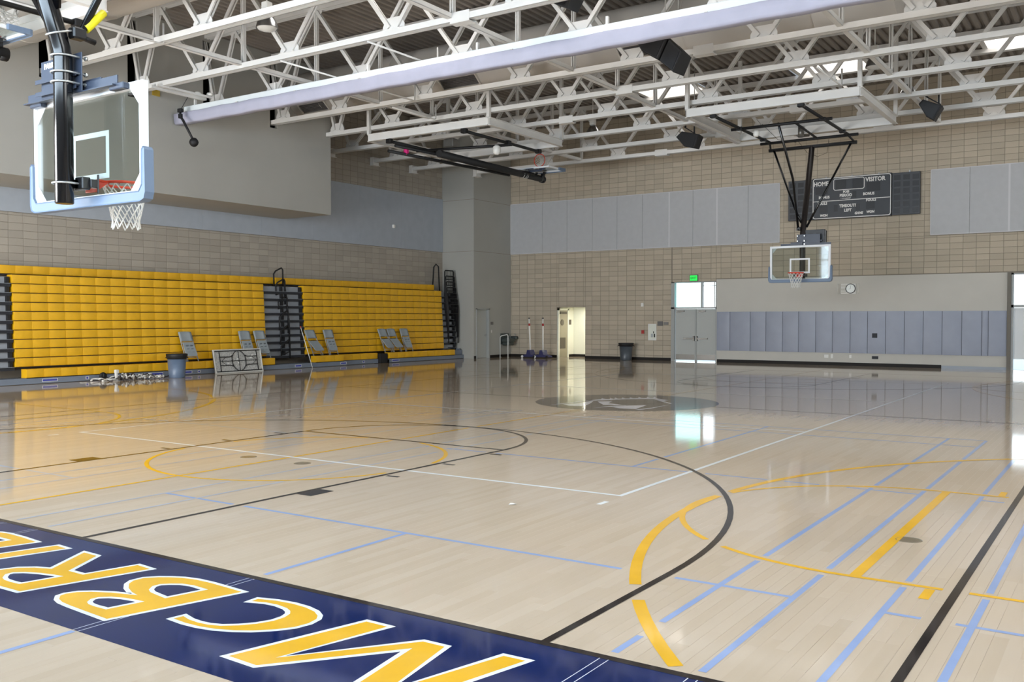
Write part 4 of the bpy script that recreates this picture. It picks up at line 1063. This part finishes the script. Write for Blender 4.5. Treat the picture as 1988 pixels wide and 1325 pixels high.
# local before tilt: Y along length, Z up (table width), X toward court is the underside
obj('tabletop', tb(MB().cbox(-.035, 0, -TL/2, TL/2, 0, TH, .006)), M['table_rib'], t)
obj('table_rim', tb(MB().cbox(-.04, .022, -TL/2, TL/2, 0, .035, .008).cbox(-.04, .022, -TL/2, TL/2, TH-.035, TH, .008).cbox(-.04, .022, -TL/2, -TL/2+.035, .03, TH-.03, .008).cbox(-.04, .022, TL/2-.035, TL/2, .03, TH-.03, .008)), M['table_top'], t)
fr = MB()
for z in (.055, TH-.055): fr.tube([(.02, -TL/2+.06, z), (.02, TL/2-.06, z)], .014, 8)
obj('side_rail', tb(fr), M['matte_black'], t)
zc = TH/2
obj('leg_hoop', tb(MB().tube([(.032, .27*math.cos(2*PI*i/28), zc+.315*math.sin(2*PI*i/28)) for i in range(28)], .012, 8, closed=True)), M['matte_black'], t)
for s in (-1, 1):
    lg = MB().tube([(.028, s*(TL/2-.21), .06), (.028, s*(TL/2-.21), TH-.06)], .013, 8)
    for zs in (-1, 1): lg.tube([(.032, s*(TL/2-.21), zc+zs*.13), (.032, s*.33, zc+zs*.13), (.032, s*.25, zc+zs*.17)], .013, 8)
    lg.tube([(.03, s*.262, zc+.15), (.03, s*.255, zc), (.03, s*.262, zc-.15)], .011, 8)
    obj('leg', tb(lg), M['matte_black'], t)
    obj('leg_brace', tb(MB().tube([(.04, 0, TH/2), (.04, s*.68, TH/2)], .009, 6).tube([(.04, s*.68, TH/2), (.04, s*.5, TH/2+.13)], .007, 6).tube([(.04, s*.68, TH/2), (.04, s*.5, TH/2-.13)], .007, 6)), M['matte_black'], t)
obj('cross_bar', tb(MB().tube([(.034, 0, .06), (.034, 0, TH-.06)], .010, 6)), M['matte_black'], t)
lt = MB()
for s, z in ((-.55, .25), (-.42, .30), (.55, .52), (.5, .45), (-.02, .42), (0.0, .30)): lt.cbox(.0, .03, s-.04, s+.04, z-.02, z+.025, .006)
obj('paper_label', tb(lt), M['white'], t)
# slim pole leaning at the aisle
t = thing('leaning_pole', 'slim white pole leaning on the aisle steps, orange tip', 'pole', (-14.62, 18.40, 0))
obj('pole_shaft', MB().tube([(0, 0, .012), (-.42, -.12, 1.36)], .012, 8), M['white'], t)
obj('pole_tip', MB().tube([(-.42, -.12, 1.36), (-.436, -.125, 1.41)], .014, 8), M['orange'], t)
# heap of net straps
rnd = random.Random(3)
t = thing('crumpled_net', 'crumpled heap of white net straps and dark cord on the floor', 'net heap', (-14.35, 11.3, 0))
for nm, cnt, m, r in (('strap', 26, M['strap_white'], .022), ('cord', 22, M['strap_dark'], .016)):
    for k in range(cnt):
        mb = MB(); y = -.9+1.85*rnd.random(); x = -.22+.36*rnd.random(); pts = []; a = rnd.random()*6.28
        hh = .10*math.exp(-((y-.1)/.6)**2)+.03
        for i in range(7):
            pts.append((x, y, max(r+.004, min(.20, hh*rnd.random()*1.3 + .02)))); a += rnd.uniform(-1.1, 1.1); x += .07*math.cos(a)*.6; y += .07*math.sin(a)
            x = max(-.3, min(.28, x))
        obj(nm, mb.tube(pts, r, 6), m, t)
obj('strap', MB().cbox(-.04, .04, -.42, -.36, 0.005, .26, .01).cbox(-.05, .05, -.43, -.33, .20, .30, .015), M['strap_white'], t)
for i, (y, x) in enumerate(((9.93, -14.30), (10.23, -14.28), (10.52, -14.26), (10.83, -14.24))):
    tag(obj('paper_strip', MB().cbox(x-.05, x+.05, y-.075, y+.075, .0012, .008, .002), M['white']), 'flat white paper strip on the floor before the bleacher, ' + ('farthest from the net heap', 'second from its far end', 'third of four', 'touching the net heap')[i], 'paper', 'paper strips on the floor')
t = thing('wheel_caster', 'black wheel on a bracket against the bleacher skirt', 'wheel', (-14.66, 10.72, 0))
obj('tyre', MB().lathe([(.04, -.03), (.10, -.03), (.115, 0), (.10, .03), (.04, .03)], 20).xform(Matrix.Translation((0, 0, .118)) @ Matrix.Rotation(PI/2, 4, 'Y')), M['matte_black'], t)
obj('bracket', MB().cbox(-.05, .05, -.02, .02, .10, .20, .008), M['matte_black'], t)
# net posts on wheeled bases
for i, (x, y, tx) in enumerate(((-12.85, 29.30, -.07), (-12.22, 29.30, -.01))):
    t = thing('net_post', ('white net post on a navy base, the one next to the water fountain', 'white net post on a navy base, the one next to the restroom alcove')[i], 'net post', (x, y, 0), 0, 'portable net posts by the far wall')
    obj('pole_shaft', MB().tube([(0, 0, .22), (tx, 0, 1.66)], [.034, .030], 12), M['white'], t)
    obj('red_band', MB().tube([(tx*.82, 0, 1.36), (tx*.87, 0, 1.46)], .041, 12), M['red'], t)
    obj('pole_cap', MB().tube([(tx, 0, 1.66), (tx*1.01, 0, 1.70)], .040, 12), M['matte_black'], t)
    bs = MB().prism([(-.30, 0.05), (.34, .05), (.34, .10), (.12, .15), (.06, .34), (-.06, .34), (-.10, .16), (-.30, .10)], 1, -.18, .18)
    obj('base', bs, M['navy_base'], t)
    for sx in (-.29, .30):
        obj('wheel', MB().lathe([(.05, -.02), (.058, 0), (.05, .02)], 14).xform(Matrix.Translation((sx, -.20, .06)) @ Matrix.Rotation(PI/2, 4, 'X')), M['white'] if sx < 0 else M['matte_black'], t)
# drinking fountain with guard rails on the corner block
t = thing('drinking_fountain', 'stainless wall-hung drinking fountain with splash plate on the grey corner block', 'drinking fountain', (-14.36, 29.55, 0))
obj('basin', MB().cbox(0, .42, -.24, .24, .64, .80, .03).cbox(.02, .38, -.20, .20, .50, .66, .03), M['fountain'], t)
obj('back_plate', MB().cbox(0, .03, -.32, .32, .55, 1.02, .01), M['fountain'], t)
obj('second_basin', MB().cbox(0, .42, .28, .49, .76, .90, .03), M['fountain'], t)
obj('spout', MB().tube([(.30, .0, .80), (.30, 0, .90), (.24, .03, .92)], .012, 6).tube([(.3, .4, .9), (.3, .4, .99), (.25, .4, 1.0)], .012, 6), M['steel'], t)
t = thing('guard_rail', 'bright metal guard rail on the door side of the water fountain', 'guard rail', (-14.345, 29.16, 0))
obj('rail', MB().tube([(.03, 0, 0), (.03, 0, .86), (.10, 0, .92), (.40, 0, .98), (.44, 0, .93), (.44, 0, 0)], .021, 10), M['rail_sheen'], t)
obj('flange', MB().lathe([(.045, 0), (.045, .012)], 14, (.44, 0, 0)), M['zinc'], t)
obj('flange', MB().lathe([(.045, 0), (.045, .012)], 14, (.045, 0, 0)), M['zinc'], t)

# ------------------------------------------------------------------ things fixed to the walls
def plate(name, label, cat, x0, x1, z0, z1, m, dep=.015, y=FAR_Y, group=None):
    return tag(obj(name, MB().cbox(x0, x1, y-dep, y+.004, z0, z1, min(.004, dep*.3)), m), label, cat, group)
t = thing('extinguisher_cabinet', 'white-framed fire extinguisher cabinet on the block wall', 'cabinet', (-7.55, FAR_Y, .80))
obj('frame', MB().cbox(-.18, .18, -.03, .004, 0, .04, .005).cbox(-.18, .18, -.03, .004, .62, .66, .005).cbox(-.18, -.14, -.03, .004, .04, .62, .005).cbox(.14, .18, -.03, .004, .04, .62, .005), M['white'], t)
obj('door', MB().box(-.14, .14, -.012, .003, .04, .62), mat('cab_door', (222,224,212), .35), t)
obj('handle', MB().cbox(.07, .12, -.03, -.012, .12, .26, .004), M['matte_black'], t)
obj('latch', MB().cbox(.04, .07, -.022, -.012, .28, .36, .003), M['tread'], t)
obj('notice', MB().box(-.06, .03, -.014, -.012, .12, .26), mat('notice', (176,180,182), .5), t)
plate('fire_alarm_pull', 'small red fire alarm pull beside the extinguisher cabinet', 'alarm', -8.02, -7.91, 1.06, 1.20, M['red'], .04)
plate('room_sign', 'square dark grey sign above the extinguisher cabinet', 'sign', -7.33, -7.10, 1.38, 1.56, M['sign_grey'])
plate('room_sign', 'narrow grey sign beside the double door frame', 'sign', -7.07, -6.86, 1.42, 1.53, mat('sign_mid', (128,124,120), .6))
plate('alarm_strobe', 'small white alarm strobe high on the block wall', 'alarm', -8.04, -7.93, 2.15, 2.30, M['white'], .05)
for i, (x0, x1, z0, z1, tx) in enumerate(((-.79, -.64, .26, .38, 'farthest from the black plate'), (-.56, -.48, .25, .40, 'in the middle of the three'), (.08, .16, .27, .39, 'nearest the black plate'))):
    plate('wall_outlet', 'white outlet plate below the wall pads, ' + tx, 'outlet', x0, x1, z0, z1, M['white'], .012, FAR_Y-.025, 'white outlets below the pads')
plate('floor_level_outlet', 'black double outlet plate below the wall pads', 'outlet', .85, 1.06, .26, .36, M['tread'], .016, FAR_Y-.025)
plate('wall_sensor', 'small white sensor on the grey band of the bleacher wall', 'sensor', 0, .001, 0, .001, M['white'])
bpy.data.objects.remove(bpy.data.objects['wall_sensor'])
tag(obj('wall_sensor', MB().cbox(-15.965, -15.87, 24.02, 24.14, 5.25, 5.38, .02), M['white']), 'small white sensor on the grey band of the bleacher wall', 'sensor')
tag(obj('door_sign', MB().cbox(-14.36, -14.345, 28.52, 28.70, 1.41, 1.53, .003), M['sign_grey']), 'small grey sign beside the corner block door', 'sign')
tag(obj('light_switch', MB().cbox(-14.36, -14.345, 28.54, 28.60, 1.06, 1.18, .004), M['white']), 'small white switch plate beside the corner block door', 'switch')
# exit sign
t = thing('exit_sign', 'glowing green exit sign over the double doors', 'sign', (-5.79, FAR_Y, 3.12))
obj('housing', MB().cbox(-.17, .17, -.05, .004, 0, .25, .006), M['sign_grey'], t)
obj('lit_face', MB().box(-.15, .15, -.054, -.05, .02, .22), M['exit_green'], t)
ex = text_mb('EXIT', .125, bold=.004).xform(Matrix.Translation((0, -.0555, .12)) @ Matrix.Rotation(PI/2, 4, 'X'))
obj('lettering', ex, mat('exit_text', (20,120,46), .5), t)
# clock in its guard box
t = thing('wall_clock', 'round wall clock on a pale louvred box under the far hoop', 'clock', (.055, FAR_Y-.025, 2.54))
obj('speaker_box', MB().cbox(-.27, .24, -.06, .004, .0, .36, .006), M['white'], t)
lv = MB()
for k in range(6): lv.box(-.26, -.09, -.068, -.06, .05+k*.05, .075+k*.05)
obj('louvre', lv, mat('louvre', (196,192,180), .6), t)
gd = MB()
for x in (-.36, .34): gd.tube([(x, 0, .02), (x, -.12, .02), (x, -.12, .36), (x, 0, .36)], .006, 5)
obj('wire_guard', gd, M['white'], t)
rc = Matrix.Translation((.07, -.07, .19)) @ Matrix.Rotation(PI/2, 4, 'X')
obj('clock_rim', MB().lathe([(.15, 0), (.17, .0), (.17, .03), (.15, .03)], 36, cap0=False, cap1=False).xform(rc), M['tread'], t)
obj('clock_face', MB().lathe([(.155, 0), (.155, .012)], 36).xform(rc), mat('clock_face', (224,228,222), .3), t)
obj('clock_hand', MB().beam((.07, -.086, .19), (.07, -.086, .30), .008, .004).beam((.07, -.088, .19), (.005, -.088, .165), .008, .004), M['tread'], t)
# scoreboard
t = thing('scoreboard', 'dark basketball scoreboard with HOME and VISITOR panels on the far wall', 'scoreboard', (.13, FAR_Y-.005, 5.21))
BX0, BX1, BH = -1.33, 1.345, 1.47
obj('main_panel', MB().cbox(BX0, BX1, -.20, 0, 0, BH, .01), M['score'], t)
for s, (x0, x1) in ((-1, (-2.22, BX0-.01)), (1, (BX1+.01, 2.25))):
    sp = obj('side_panel', MB().cbox(x0, x1, -.15, 0, .01, BH-.02, .008), M['score_side'], t)
    for i in range(3):
        for j in range(6):
            cw = (x1-x0)/3; ch = 1.36/6
            obj('digit_window', MB().box(x0+cw*i+.06, x0+cw*(i+1)-.03, -.156, -.15, .03+ch*j+.035, .03+ch*(j+1)-.02), M['score_black'], sp)
def outline(mb, x0, x1, z0, z1, r, w, y0, y1):
    def rr(i, q): return [(x1-i-q+q*math.cos(a), z1-i-q+q*math.sin(a)) for a in (0, PI/6, PI/3, PI/2)] + [(x0+i+q-q*math.sin(a), z1-i-q+q*math.cos(a)) for a in (0, PI/6, PI/3, PI/2)] + [(x0+i+q-q*math.cos(a), z0+i+q-q*math.sin(a)) for a in (0, PI/6, PI/3, PI/2)] + [(x1-i-q+q*math.sin(a), z0+i+q-q*math.cos(a)) for a in (0, PI/6, PI/3, PI/2)]
    A = rr(0, r); B = rr(w, max(.002, r-w)); n = len(A); o = len(mb.v)
    mb.v += [(p[0], y0, p[1]) for p in A] + [(p[0], y0, p[1]) for p in B] + [(p[0], y1, p[1]) for p in A]
    for i in range(n):
        j = (i+1) % n; mb.f += [(o+i, o+j, o+n+j, o+n+i), (o+i, o+2*n+i, o+2*n+j, o+j)]; mb.sm += [False, False]
ln = MB(); outline(ln, BX0+.01, BX1-.01, .015, BH-.015, .09, .028, -.206, -.20)
outline(ln, -.60, .46, .99, 1.40, .07, .022, -.206, -.20)
ln.box(BX0+.03, BX1-.03, -.206, -.20, .625, .648)
obj('white_outline', ln, M['score_white'], t)
for x0, x1, z0, z1 in ((-1.22, -.80, .89, 1.13), (.50, .90+.02, .89, 1.19), (-.52, -.17, 1.03, 1.35), (.06, .40, 1.03, 1.35), (.05, .18, .70, .92), (-1.08, -.80, .24, .48), (.52, .80, .28, .54), (-.58, -.45, .25, .48), (.17, .30, .25, .48)):
    if (x0, z0) == (.50, .89): x0, x1 = .53, .98
    obj('digit_window', MB().cbox(x0, x1, -.206, -.20, z0, z1, .002), M['score_black'], t)
for tx, x, z, sz, sh in (('HOME', -1.03, 1.25, .185, 0), ('VISITOR', .82, 1.29, .185, 0), ('BONUS', -.92, .77, .115, 0), ('BONUS', .60, .80, .115, 0), ('POSS', -.16, .925, .095, 0), ('PERIOD', -.17, .80, .125, 0), ('FOULS', -.98, .555, .115, 0), ('FOULS', .68, .58, .115, 0), ('TIMEOUTS', -.10, .43, .125, 0), ('LEFT', -.10, .27, .125, 0), ('WON', -.93, .13, .10, .15), ('WON', .66, .17, .10, .15), ('GAME', .27, .15, .105, .2)):
    mb = text_mb(tx, sz*1.12, bold=.006, shear=sh, ext=.001); mb.xform(Matrix.Translation((x, -.2035, z)) @ Matrix.Rotation(PI/2, 4, 'X') @ Matrix.Diagonal((.88, 1, 1, 1)))
    obj('lettering', mb, M['score_white'], t, fix=False)
obj('small_print', MB().box(-.36, -.0, -.2035, -.2005, .705, .712).box(-.30, .0, -.2035, -.2005, .685, .691).box(-.2, -.02, -.2035, -.2005, .668, .673), M['score_white'], t)
bkt = MB()
for x in (-1.6, -.9, 0, .9, 1.9): bkt.box(x-.02, x+.02, -.06, .0, BH-.02, BH+.05)
obj('bracket', bkt, M['steel'], t)

# ------------------------------------------------------------------ painted court
from mathutils.kdtree import KDTree
def resample(pts, st=0.04):
    out = [pts[0]]
    for a, b in zip(pts[:-1], pts[1:]):
        d = math.hypot(b[0]-a[0], b[1]-a[1]); k = max(1, int(math.ceil(d/st)))
        out += [(a[0]+(b[0]-a[0])*i/k, a[1]+(b[1]-a[1])*i/k) for i in range(1, k+1)]
    return out
def simplify(p):
    q = [p[0]]
    for i in range(1, len(p)-1):
        a, b, c = q[-1], p[i], p[i+1]
        if abs((b[0]-a[0])*(c[1]-a[1])-(b[1]-a[1])*(c[0]-a[0])) > 2e-5 or math.hypot(b[0]-a[0], b[1]-a[1]) > 1.5: q.append(b)
    return q + [p[-1]]
def ribbon(pts, w, z):
    mb = MB(); n = len(pts); L = []; R = []
    for i in range(n):
        a = pts[max(i-1, 0)]; b = pts[min(i+1, n-1)]; d1 = (pts[i][0]-a[0], pts[i][1]-a[1]); d2_ = (b[0]-pts[i][0], b[1]-pts[i][1])
        def un(d): l_ = math.hypot(*d); return (d[0]/l_, d[1]/l_) if l_ > 1e-9 else None
        u1, u2 = un(d1) or un(d2_), un(d2_) or un(d1)
        t = (u1[0]+u2[0], u1[1]+u2[1]); l_ = math.hypot(*t) or 1; t = (t[0]/l_, t[1]/l_); c = max(.4, t[0]*u1[0]+t[1]*u1[1])
        nx, ny = -t[1]*w/2/c, t[0]*w/2/c
        L.append((pts[i][0]+nx, pts[i][1]+ny, z)); R.append((pts[i][0]-nx, pts[i][1]-ny, z))
    mb.v = L + R
    for i in range(n-1): mb.f.append((n+i, n+i+1, i+1, i)); mb.sm.append(False)
    return mb
def both(pts): return [pts, [(-p[0], 25.6-p[1]) for p in pts]]
black, white, yellow, blue = [], [], [], []
BW = .05
black += [[(-7.67, -.025), (7.67, -.025)], [(-7.67, 25.625), (7.67, 25.625)], [(7.645, 0), (7.645, 25.6)], [(-7.645, 0), (-7.645, 25.6)]]
for s in both([(-7.62, 12.8), (-1.83, 12.8)]): black.append(s)
for L_ in ([(1.805, 0), (1.805, 5.79)], [(-1.805, 0), (-1.805, 5.79)], [(-1.83, 5.765), (1.83, 5.765)], arc((0, 5.765), 1.805, .02, PI-.02, 40),
           [(5.995, 0), (5.995, 1.6)] + arc((0, 1.6), 5.995, 0, PI, 72)[1:] + [(-5.995, 0)]): black += both(L_)
for s in (-1, 1):
    for y in (3.45, 4.43, 5.38): black += both([(s*1.86, y), (s*2.03, y)])
white += [[(-4.475, 3.80), (-4.475, 21.8)], [(4.475, 3.80), (4.475, 21.8)]]
for y in (3.825, 9.825): white += both([(-4.45, y), (4.45, y)])
for s in (-1, 1): white += both([(s*4.5, 3.34), (s*4.5, 3.50)])
for yc in (3.98, 21.62):
    yellow.append((.05, arc((0, yc), 1.78, 0, 2*PI, 60))); yellow.append((.05, [(0, yc-7.6), (0, yc+7.6)]))
    for s in (1, -1):
        yellow.append((.075, [(s*7.03, yc-1.8), (s*7.03, yc+1.8)]))
        yellow.append((.05, [(s*(7.0-p[0]), yc+p[1]) for p in arc((0, 0), 1.80, -PI/2, PI/2, 40)]))
        for q in (-1, 1):
            yellow.append((.05, [(s*7.0, yc+q*1.80), (s*12.82, yc+q*1.80)]))
            yellow.append((.06, [(s*7.5, yc+q*1.84), (s*7.5, yc+q*2.08)]))
        yellow.append((.078, [(s*(11.22-p[0]), yc+p[1]) for p in arc((0, 0), 5.98, -PI/2+.62, PI/2, 72)] if s > 0 else [(s*(11.22-p[0]), yc+p[1]) for p in arc((0, 0), 5.98, -PI/2, PI/2, 72)]))
for x0, sides in ((.74, (0, .47, 5.63, 6.10)), (7.35, (0, .47, 5.63)), (-6.91, (0, .47, 5.63, 6.10))):
    for d in sides: blue.append([(x0+d, .03), (x0+d, 10.2)])
    x1 = min(x0+6.1, 13.4)
    for y in (1.5, 5.48, 9.44, 10.2): blue.append([(x0, y), (x1, y)])
    if x0 < 7: blue.append([(x0+3.04, .03), (x0+3.04, 1.5)]); blue.append([(x0+3.04, 5.48), (x0+3.04, 10.2)])
blue += [[(3.78, -4.9), (3.78, -1.28)], [(1.22, -4.9), (1.22, -1.28)], [(6.37, -4.9), (6.37, -1.28)], [(6.84, -4.9), (6.84, -1.28)]]
def tree(lines):
    P_ = [p for w, l_ in lines for p in resample(l_, .025)]
    k = KDTree(len(P_))
    for i, p in enumerate(P_): k.insert((p[0], p[1], 0), i)
    k.balance(); return k
kb = tree([(BW, l_) for l_ in black]); ky = tree(yellow)
circ = lambda p: math.hypot(p[0], p[1]-12.8) < 1.85
def cut(pts, tests):
    rs = resample(pts, .03); runs = []; cur = []
    for p in rs:
        bad = circ(p) or any(k.find((p[0], p[1], 0))[2] < m for k, m in tests)
        if bad:
            if len(cur) > 2: runs.append(cur)
            cur = []
        else: cur.append(p)
    if len(cur) > 2: runs.append(cur)
    return [simplify(r) for r in runs]
def inroom(l_): return l_
zi = [0]
def zz_(b): zi[0] += 1; return b + 4e-6*(zi[0] % 60)
for l_ in black: obj('court_line', ribbon(l_, BW, zz_(.0021)), M['p_black'], floor, fix=False)
for s in (-1, 1):
    for f in (0, 1):
        x0, x1 = sorted((s*1.84, s*2.03)); y0, y1 = (2.17, 2.48) if not f else (25.6-2.48, 25.6-2.17)
        obj('lane_block', MB().add([(x0,y0,.0024),(x1,y0,.0024),(x1,y1,.0024),(x0,y1,.0024)], [(0,1,2,3)]), M['p_black'], floor, fix=False)
for l_ in white:
    for r in cut(l_, []): obj('volleyball_line', ribbon(r, .05, zz_(.0018)), M['p_white'], floor, fix=False)
for w, l_ in yellow:
    for r in cut(l_, [(kb, BW/2+.045)]): obj('cross_court_line', ribbon(r, w, zz_(.0014)), M['p_gold'], floor, fix=False)
for l_ in blue:
    for r in cut(l_, [(kb, BW/2+.04), (ky, .04+.03)]): obj('badminton_line', ribbon(r, .042, zz_(.0010)), M['p_blue' if max(p[0] for p in l_) > 1.5 else 'p_blue_sheen'], floor, fix=False)  # lines nearer the bleachers: the floor's grey sheen is put into their colour
for x, y in ((7.12, 3.46), (.47, 3.55), (-.45, 3.54)):
    obj('floor_plug', MB().lathe([(.10, -.004), (.10, .0012), (.088, .0018), (.086, .0010)], 28), M['p_brass'], floor, (x, y, 0))
    
def poly_area(p): return sum(p[i-1][0]*p[i][1]-p[i][0]*p[i-1][1] for i in range(len(p)))/2
def offset(p, d):
    if poly_area(p) < 0: p = p[::-1]
    n = len(p); out = []
    for i in range(n):
        a, b, c = p[i-1], p[i], p[(i+1) % n]
        u = (b[0]-a[0], b[1]-a[1]); v_ = (c[0]-b[0], c[1]-b[1]); lu = math.hypot(*u); lv = math.hypot(*v_)
        n1 = (u[1]/lu, -u[0]/lu); n2 = (v_[1]/lv, -v_[0]/lv); k = 1+n1[0]*n2[0]+n1[1]*n2[1]; k = max(k, .28)
        out.append((b[0]+d*(n1[0]+n2[0])/k, b[1]+d*(n1[1]+n2[1])/k))
    return out
BY0, BY1 = -1.27, -.05
band = obj('painted_band', MB().add([(-7.62,BY0,.0008),(7.62,BY0,.0008),(7.62,BY1,.0008),(-7.62,BY1,.0008)], [(0,1,2,3)]), M['p_navy'], floor, fix=False, label='navy painted band with gold lettering behind the baseline')
GLY = {
'M': [[(4.994,-.281),(5.149,-.282),(4.999,-.947),(5.462,-.357),(5.604,-.355),(5.737,-.964),(5.931,-.294),(6.058,-.289),(5.866,-1.066),(5.586,-1.066),(5.479,-.465),(4.998,-1.071),(4.784,-1.062)]],
'C': [[(4.164,-.383),(4.16,-.33),(4.276,-.295),(4.405,-.281),(4.523,-.289),(4.623,-.316),(4.694,-.36),(4.73,-.406),(4.746,-.482),(4.728,-.57),(4.672,-.653),(4.582,-.737),(4.494,-.79),(4.391,-.831),(4.284,-.852),(4.17,-.857),(4.053,-.847),(4.062,-.788),(4.139,-.809),(4.221,-.815),(4.298,-.808),(4.374,-.782),(4.451,-.722),(4.515,-.646),(4.553,-.561),(4.556,-.481),(4.534,-.42),(4.498,-.385),(4.443,-.359),(4.35,-.344),(4.258,-.351)]],
'B': [[(3.963,-.288),(3.745,-1.06),(3.514,-1.046),(3.338,-1.034),(3.237,-1.022),(3.164,-.999),(3.103,-.956),(3.094,-.915),(3.12,-.858),(3.182,-.806),(3.305,-.746),(3.425,-.709),(3.488,-.688),(3.404,-.669),(3.305,-.626),(3.222,-.567),(3.184,-.51),(3.187,-.437),(3.248,-.372),(3.314,-.33),(3.393,-.293),(3.506,-.27),(3.641,-.267),(3.796,-.276)],
      [(3.359,-.94),(3.322,-.893),(3.325,-.845),(3.382,-.797),(3.466,-.766),(3.569,-.749),(3.637,-.744),(3.584,-.961),(3.471,-.965),(3.405,-.959)],
      [(3.442,-.578),(3.395,-.52),(3.394,-.464),(3.438,-.421),(3.506,-.378),(3.595,-.361),(3.749,-.371),(3.683,-.634),(3.577,-.619),(3.499,-.606)]],
'R': [[(3.027,-.277),(2.87,-.263),(2.781,-.61),(2.612,-.61),(2.405,-.274),(2.241,-.267),(2.471,-.645),(2.341,-.692),(2.251,-.761),(2.208,-.853),(2.201,-.934),(2.219,-1.009),(2.273,-1.058),(2.352,-1.065),(2.486,-1.053),(2.807,-1.045)],
      [(2.411,-.943),(2.343,-.89),(2.339,-.837),(2.4,-.784),(2.51,-.741),(2.626,-.714),(2.71,-.701),(2.648,-.961),(2.552,-.967),(2.47,-.963)]],
'I': [[(2.02,-.272),(1.8,-1.041),(1.661,-1.031),(1.881,-.263)]],
'D': [[(1.642,-.285),(1.391,-.262),(1.193,-.256),(1.093,-.27),(.97,-.33),(.88,-.43),(.83,-.56),(.82,-.70),(.84,-.85),(.90,-.96),(.99,-1.03),(1.10,-1.055),(1.422,-1.054)],
      [(1.428,-.355),(1.253,-.354),(1.10,-.39),(1.02,-.50),(.98,-.65),(.99,-.80),(1.05,-.90),(1.13,-.945),(1.272,-.955)]],
'E': [[(.72,-.272),(.12,-.272),(.165,-.41),(.545,-.41),(.515,-.59),(.18,-.59),(.145,-.71),(.485,-.71),(.45,-.92),(.03,-.92),(-.06,-1.05),(.50,-1.05)]],
}
for ch in 'MCBRIDE':
    loops = GLY[ch]
    outer = [offset(loops[0], .030)] + [offset(h, -.030) for h in loops[1:]]
    obj('letter_outline', MB().tris(outer, .0012), M['p_white'], band, fix=False)
    obj('letter', MB().tris(loops, .0016), M['p_gold'], band, fix=False)
for x in (.76, 1.22, 3.78, 6.37, 6.84):
    for s in (-1, 1): obj('outline_stripe', ribbon([(x+s*.024, BY0), (x+s*.024, BY1)], .005, .0010), M['p_lgrey'], band, fix=False)
cc = obj('centre_circle', MB().lathe([(1.83, 0.0008), (.0001, .0008)], 96, (0, 12.8, 0), cap0=False, cap1=False), M['p_grey'], floor, fix=False, label='grey centre circle with a white and dark emblem')
LOGO = [[(-.8,11.658),(-.663,12.002),(-.703,12.555),(-.636,12.599),(-.416,12.038),(-.272,11.565),(-.532,11.466)],[(-.547,12.604),(-.318,12.809),(-.158,12.337),(.195,12.242),(.162,12.097),(-.09,12.003),(-.356,12.334)],[(.226,11.729),(.39,12.15),(.641,12.414),(.815,11.588),(.486,11.551)],
[(-.836,12.629),(-.744,13.137),(-.866,13.373),(-.675,13.183),(-.62,13.276),(-.728,13.494),(-.56,13.316),(-.549,13.352),(-.69,13.637),(-.496,13.416),(-.442,13.48),(-.582,13.768),(-.398,13.539),(-.331,13.612),(-.454,13.882),(-.292,13.696),(-.207,13.781),(-.355,14.098),(-.147,13.821),(-.081,13.923),(-.202,14.2),(-.018,13.935),(.032,13.998),(-.1,14.328),(.172,13.917),(.539,13.651),(.55,13.385),(.917,12.999),(.92,12.899),(.599,13.231),(.165,13.74),(-.30,13.35),(-.70,12.66)],
[(-.971,11.419),(-.908,11.84),(-.813,12.754),(-.746,12.799),(-.853,11.748)],[(.039,11.37),(.13,11.832),(.319,12.25),(.327,12.108),(.204,11.691)],[(.858,11.46),(.952,11.976),(.97,12.882),(1.01,11.853),(.943,11.45)]]
for i, p in enumerate(LOGO): obj('emblem_shape', MB().tris([p], .0014), M['p_lgrey'], cc, fix=False)
obj('emblem_centre', MB().tris([[(-.111,12.497),(-.116,13.161),(.171,13.49),(.536,13.322),(.59,12.833),(.279,12.373)]], .0011), M['p_dgrey'], cc, fix=False)  # dark grey centre of the emblem, part of its print
tag(obj('paper_scrap', MB().add([(4.0,2.9,.003),(4.06,2.91,.012),(4.05,2.96,.004),(3.99,2.94,.010),(4.02,2.93,.016)], [(0,1,4),(1,2,4),(2,3,4),(3,0,4)]), M['white'], None, (-.17, -.03, 0)), 'tiny white paper scrap lying on the bare maple floor', 'paper')
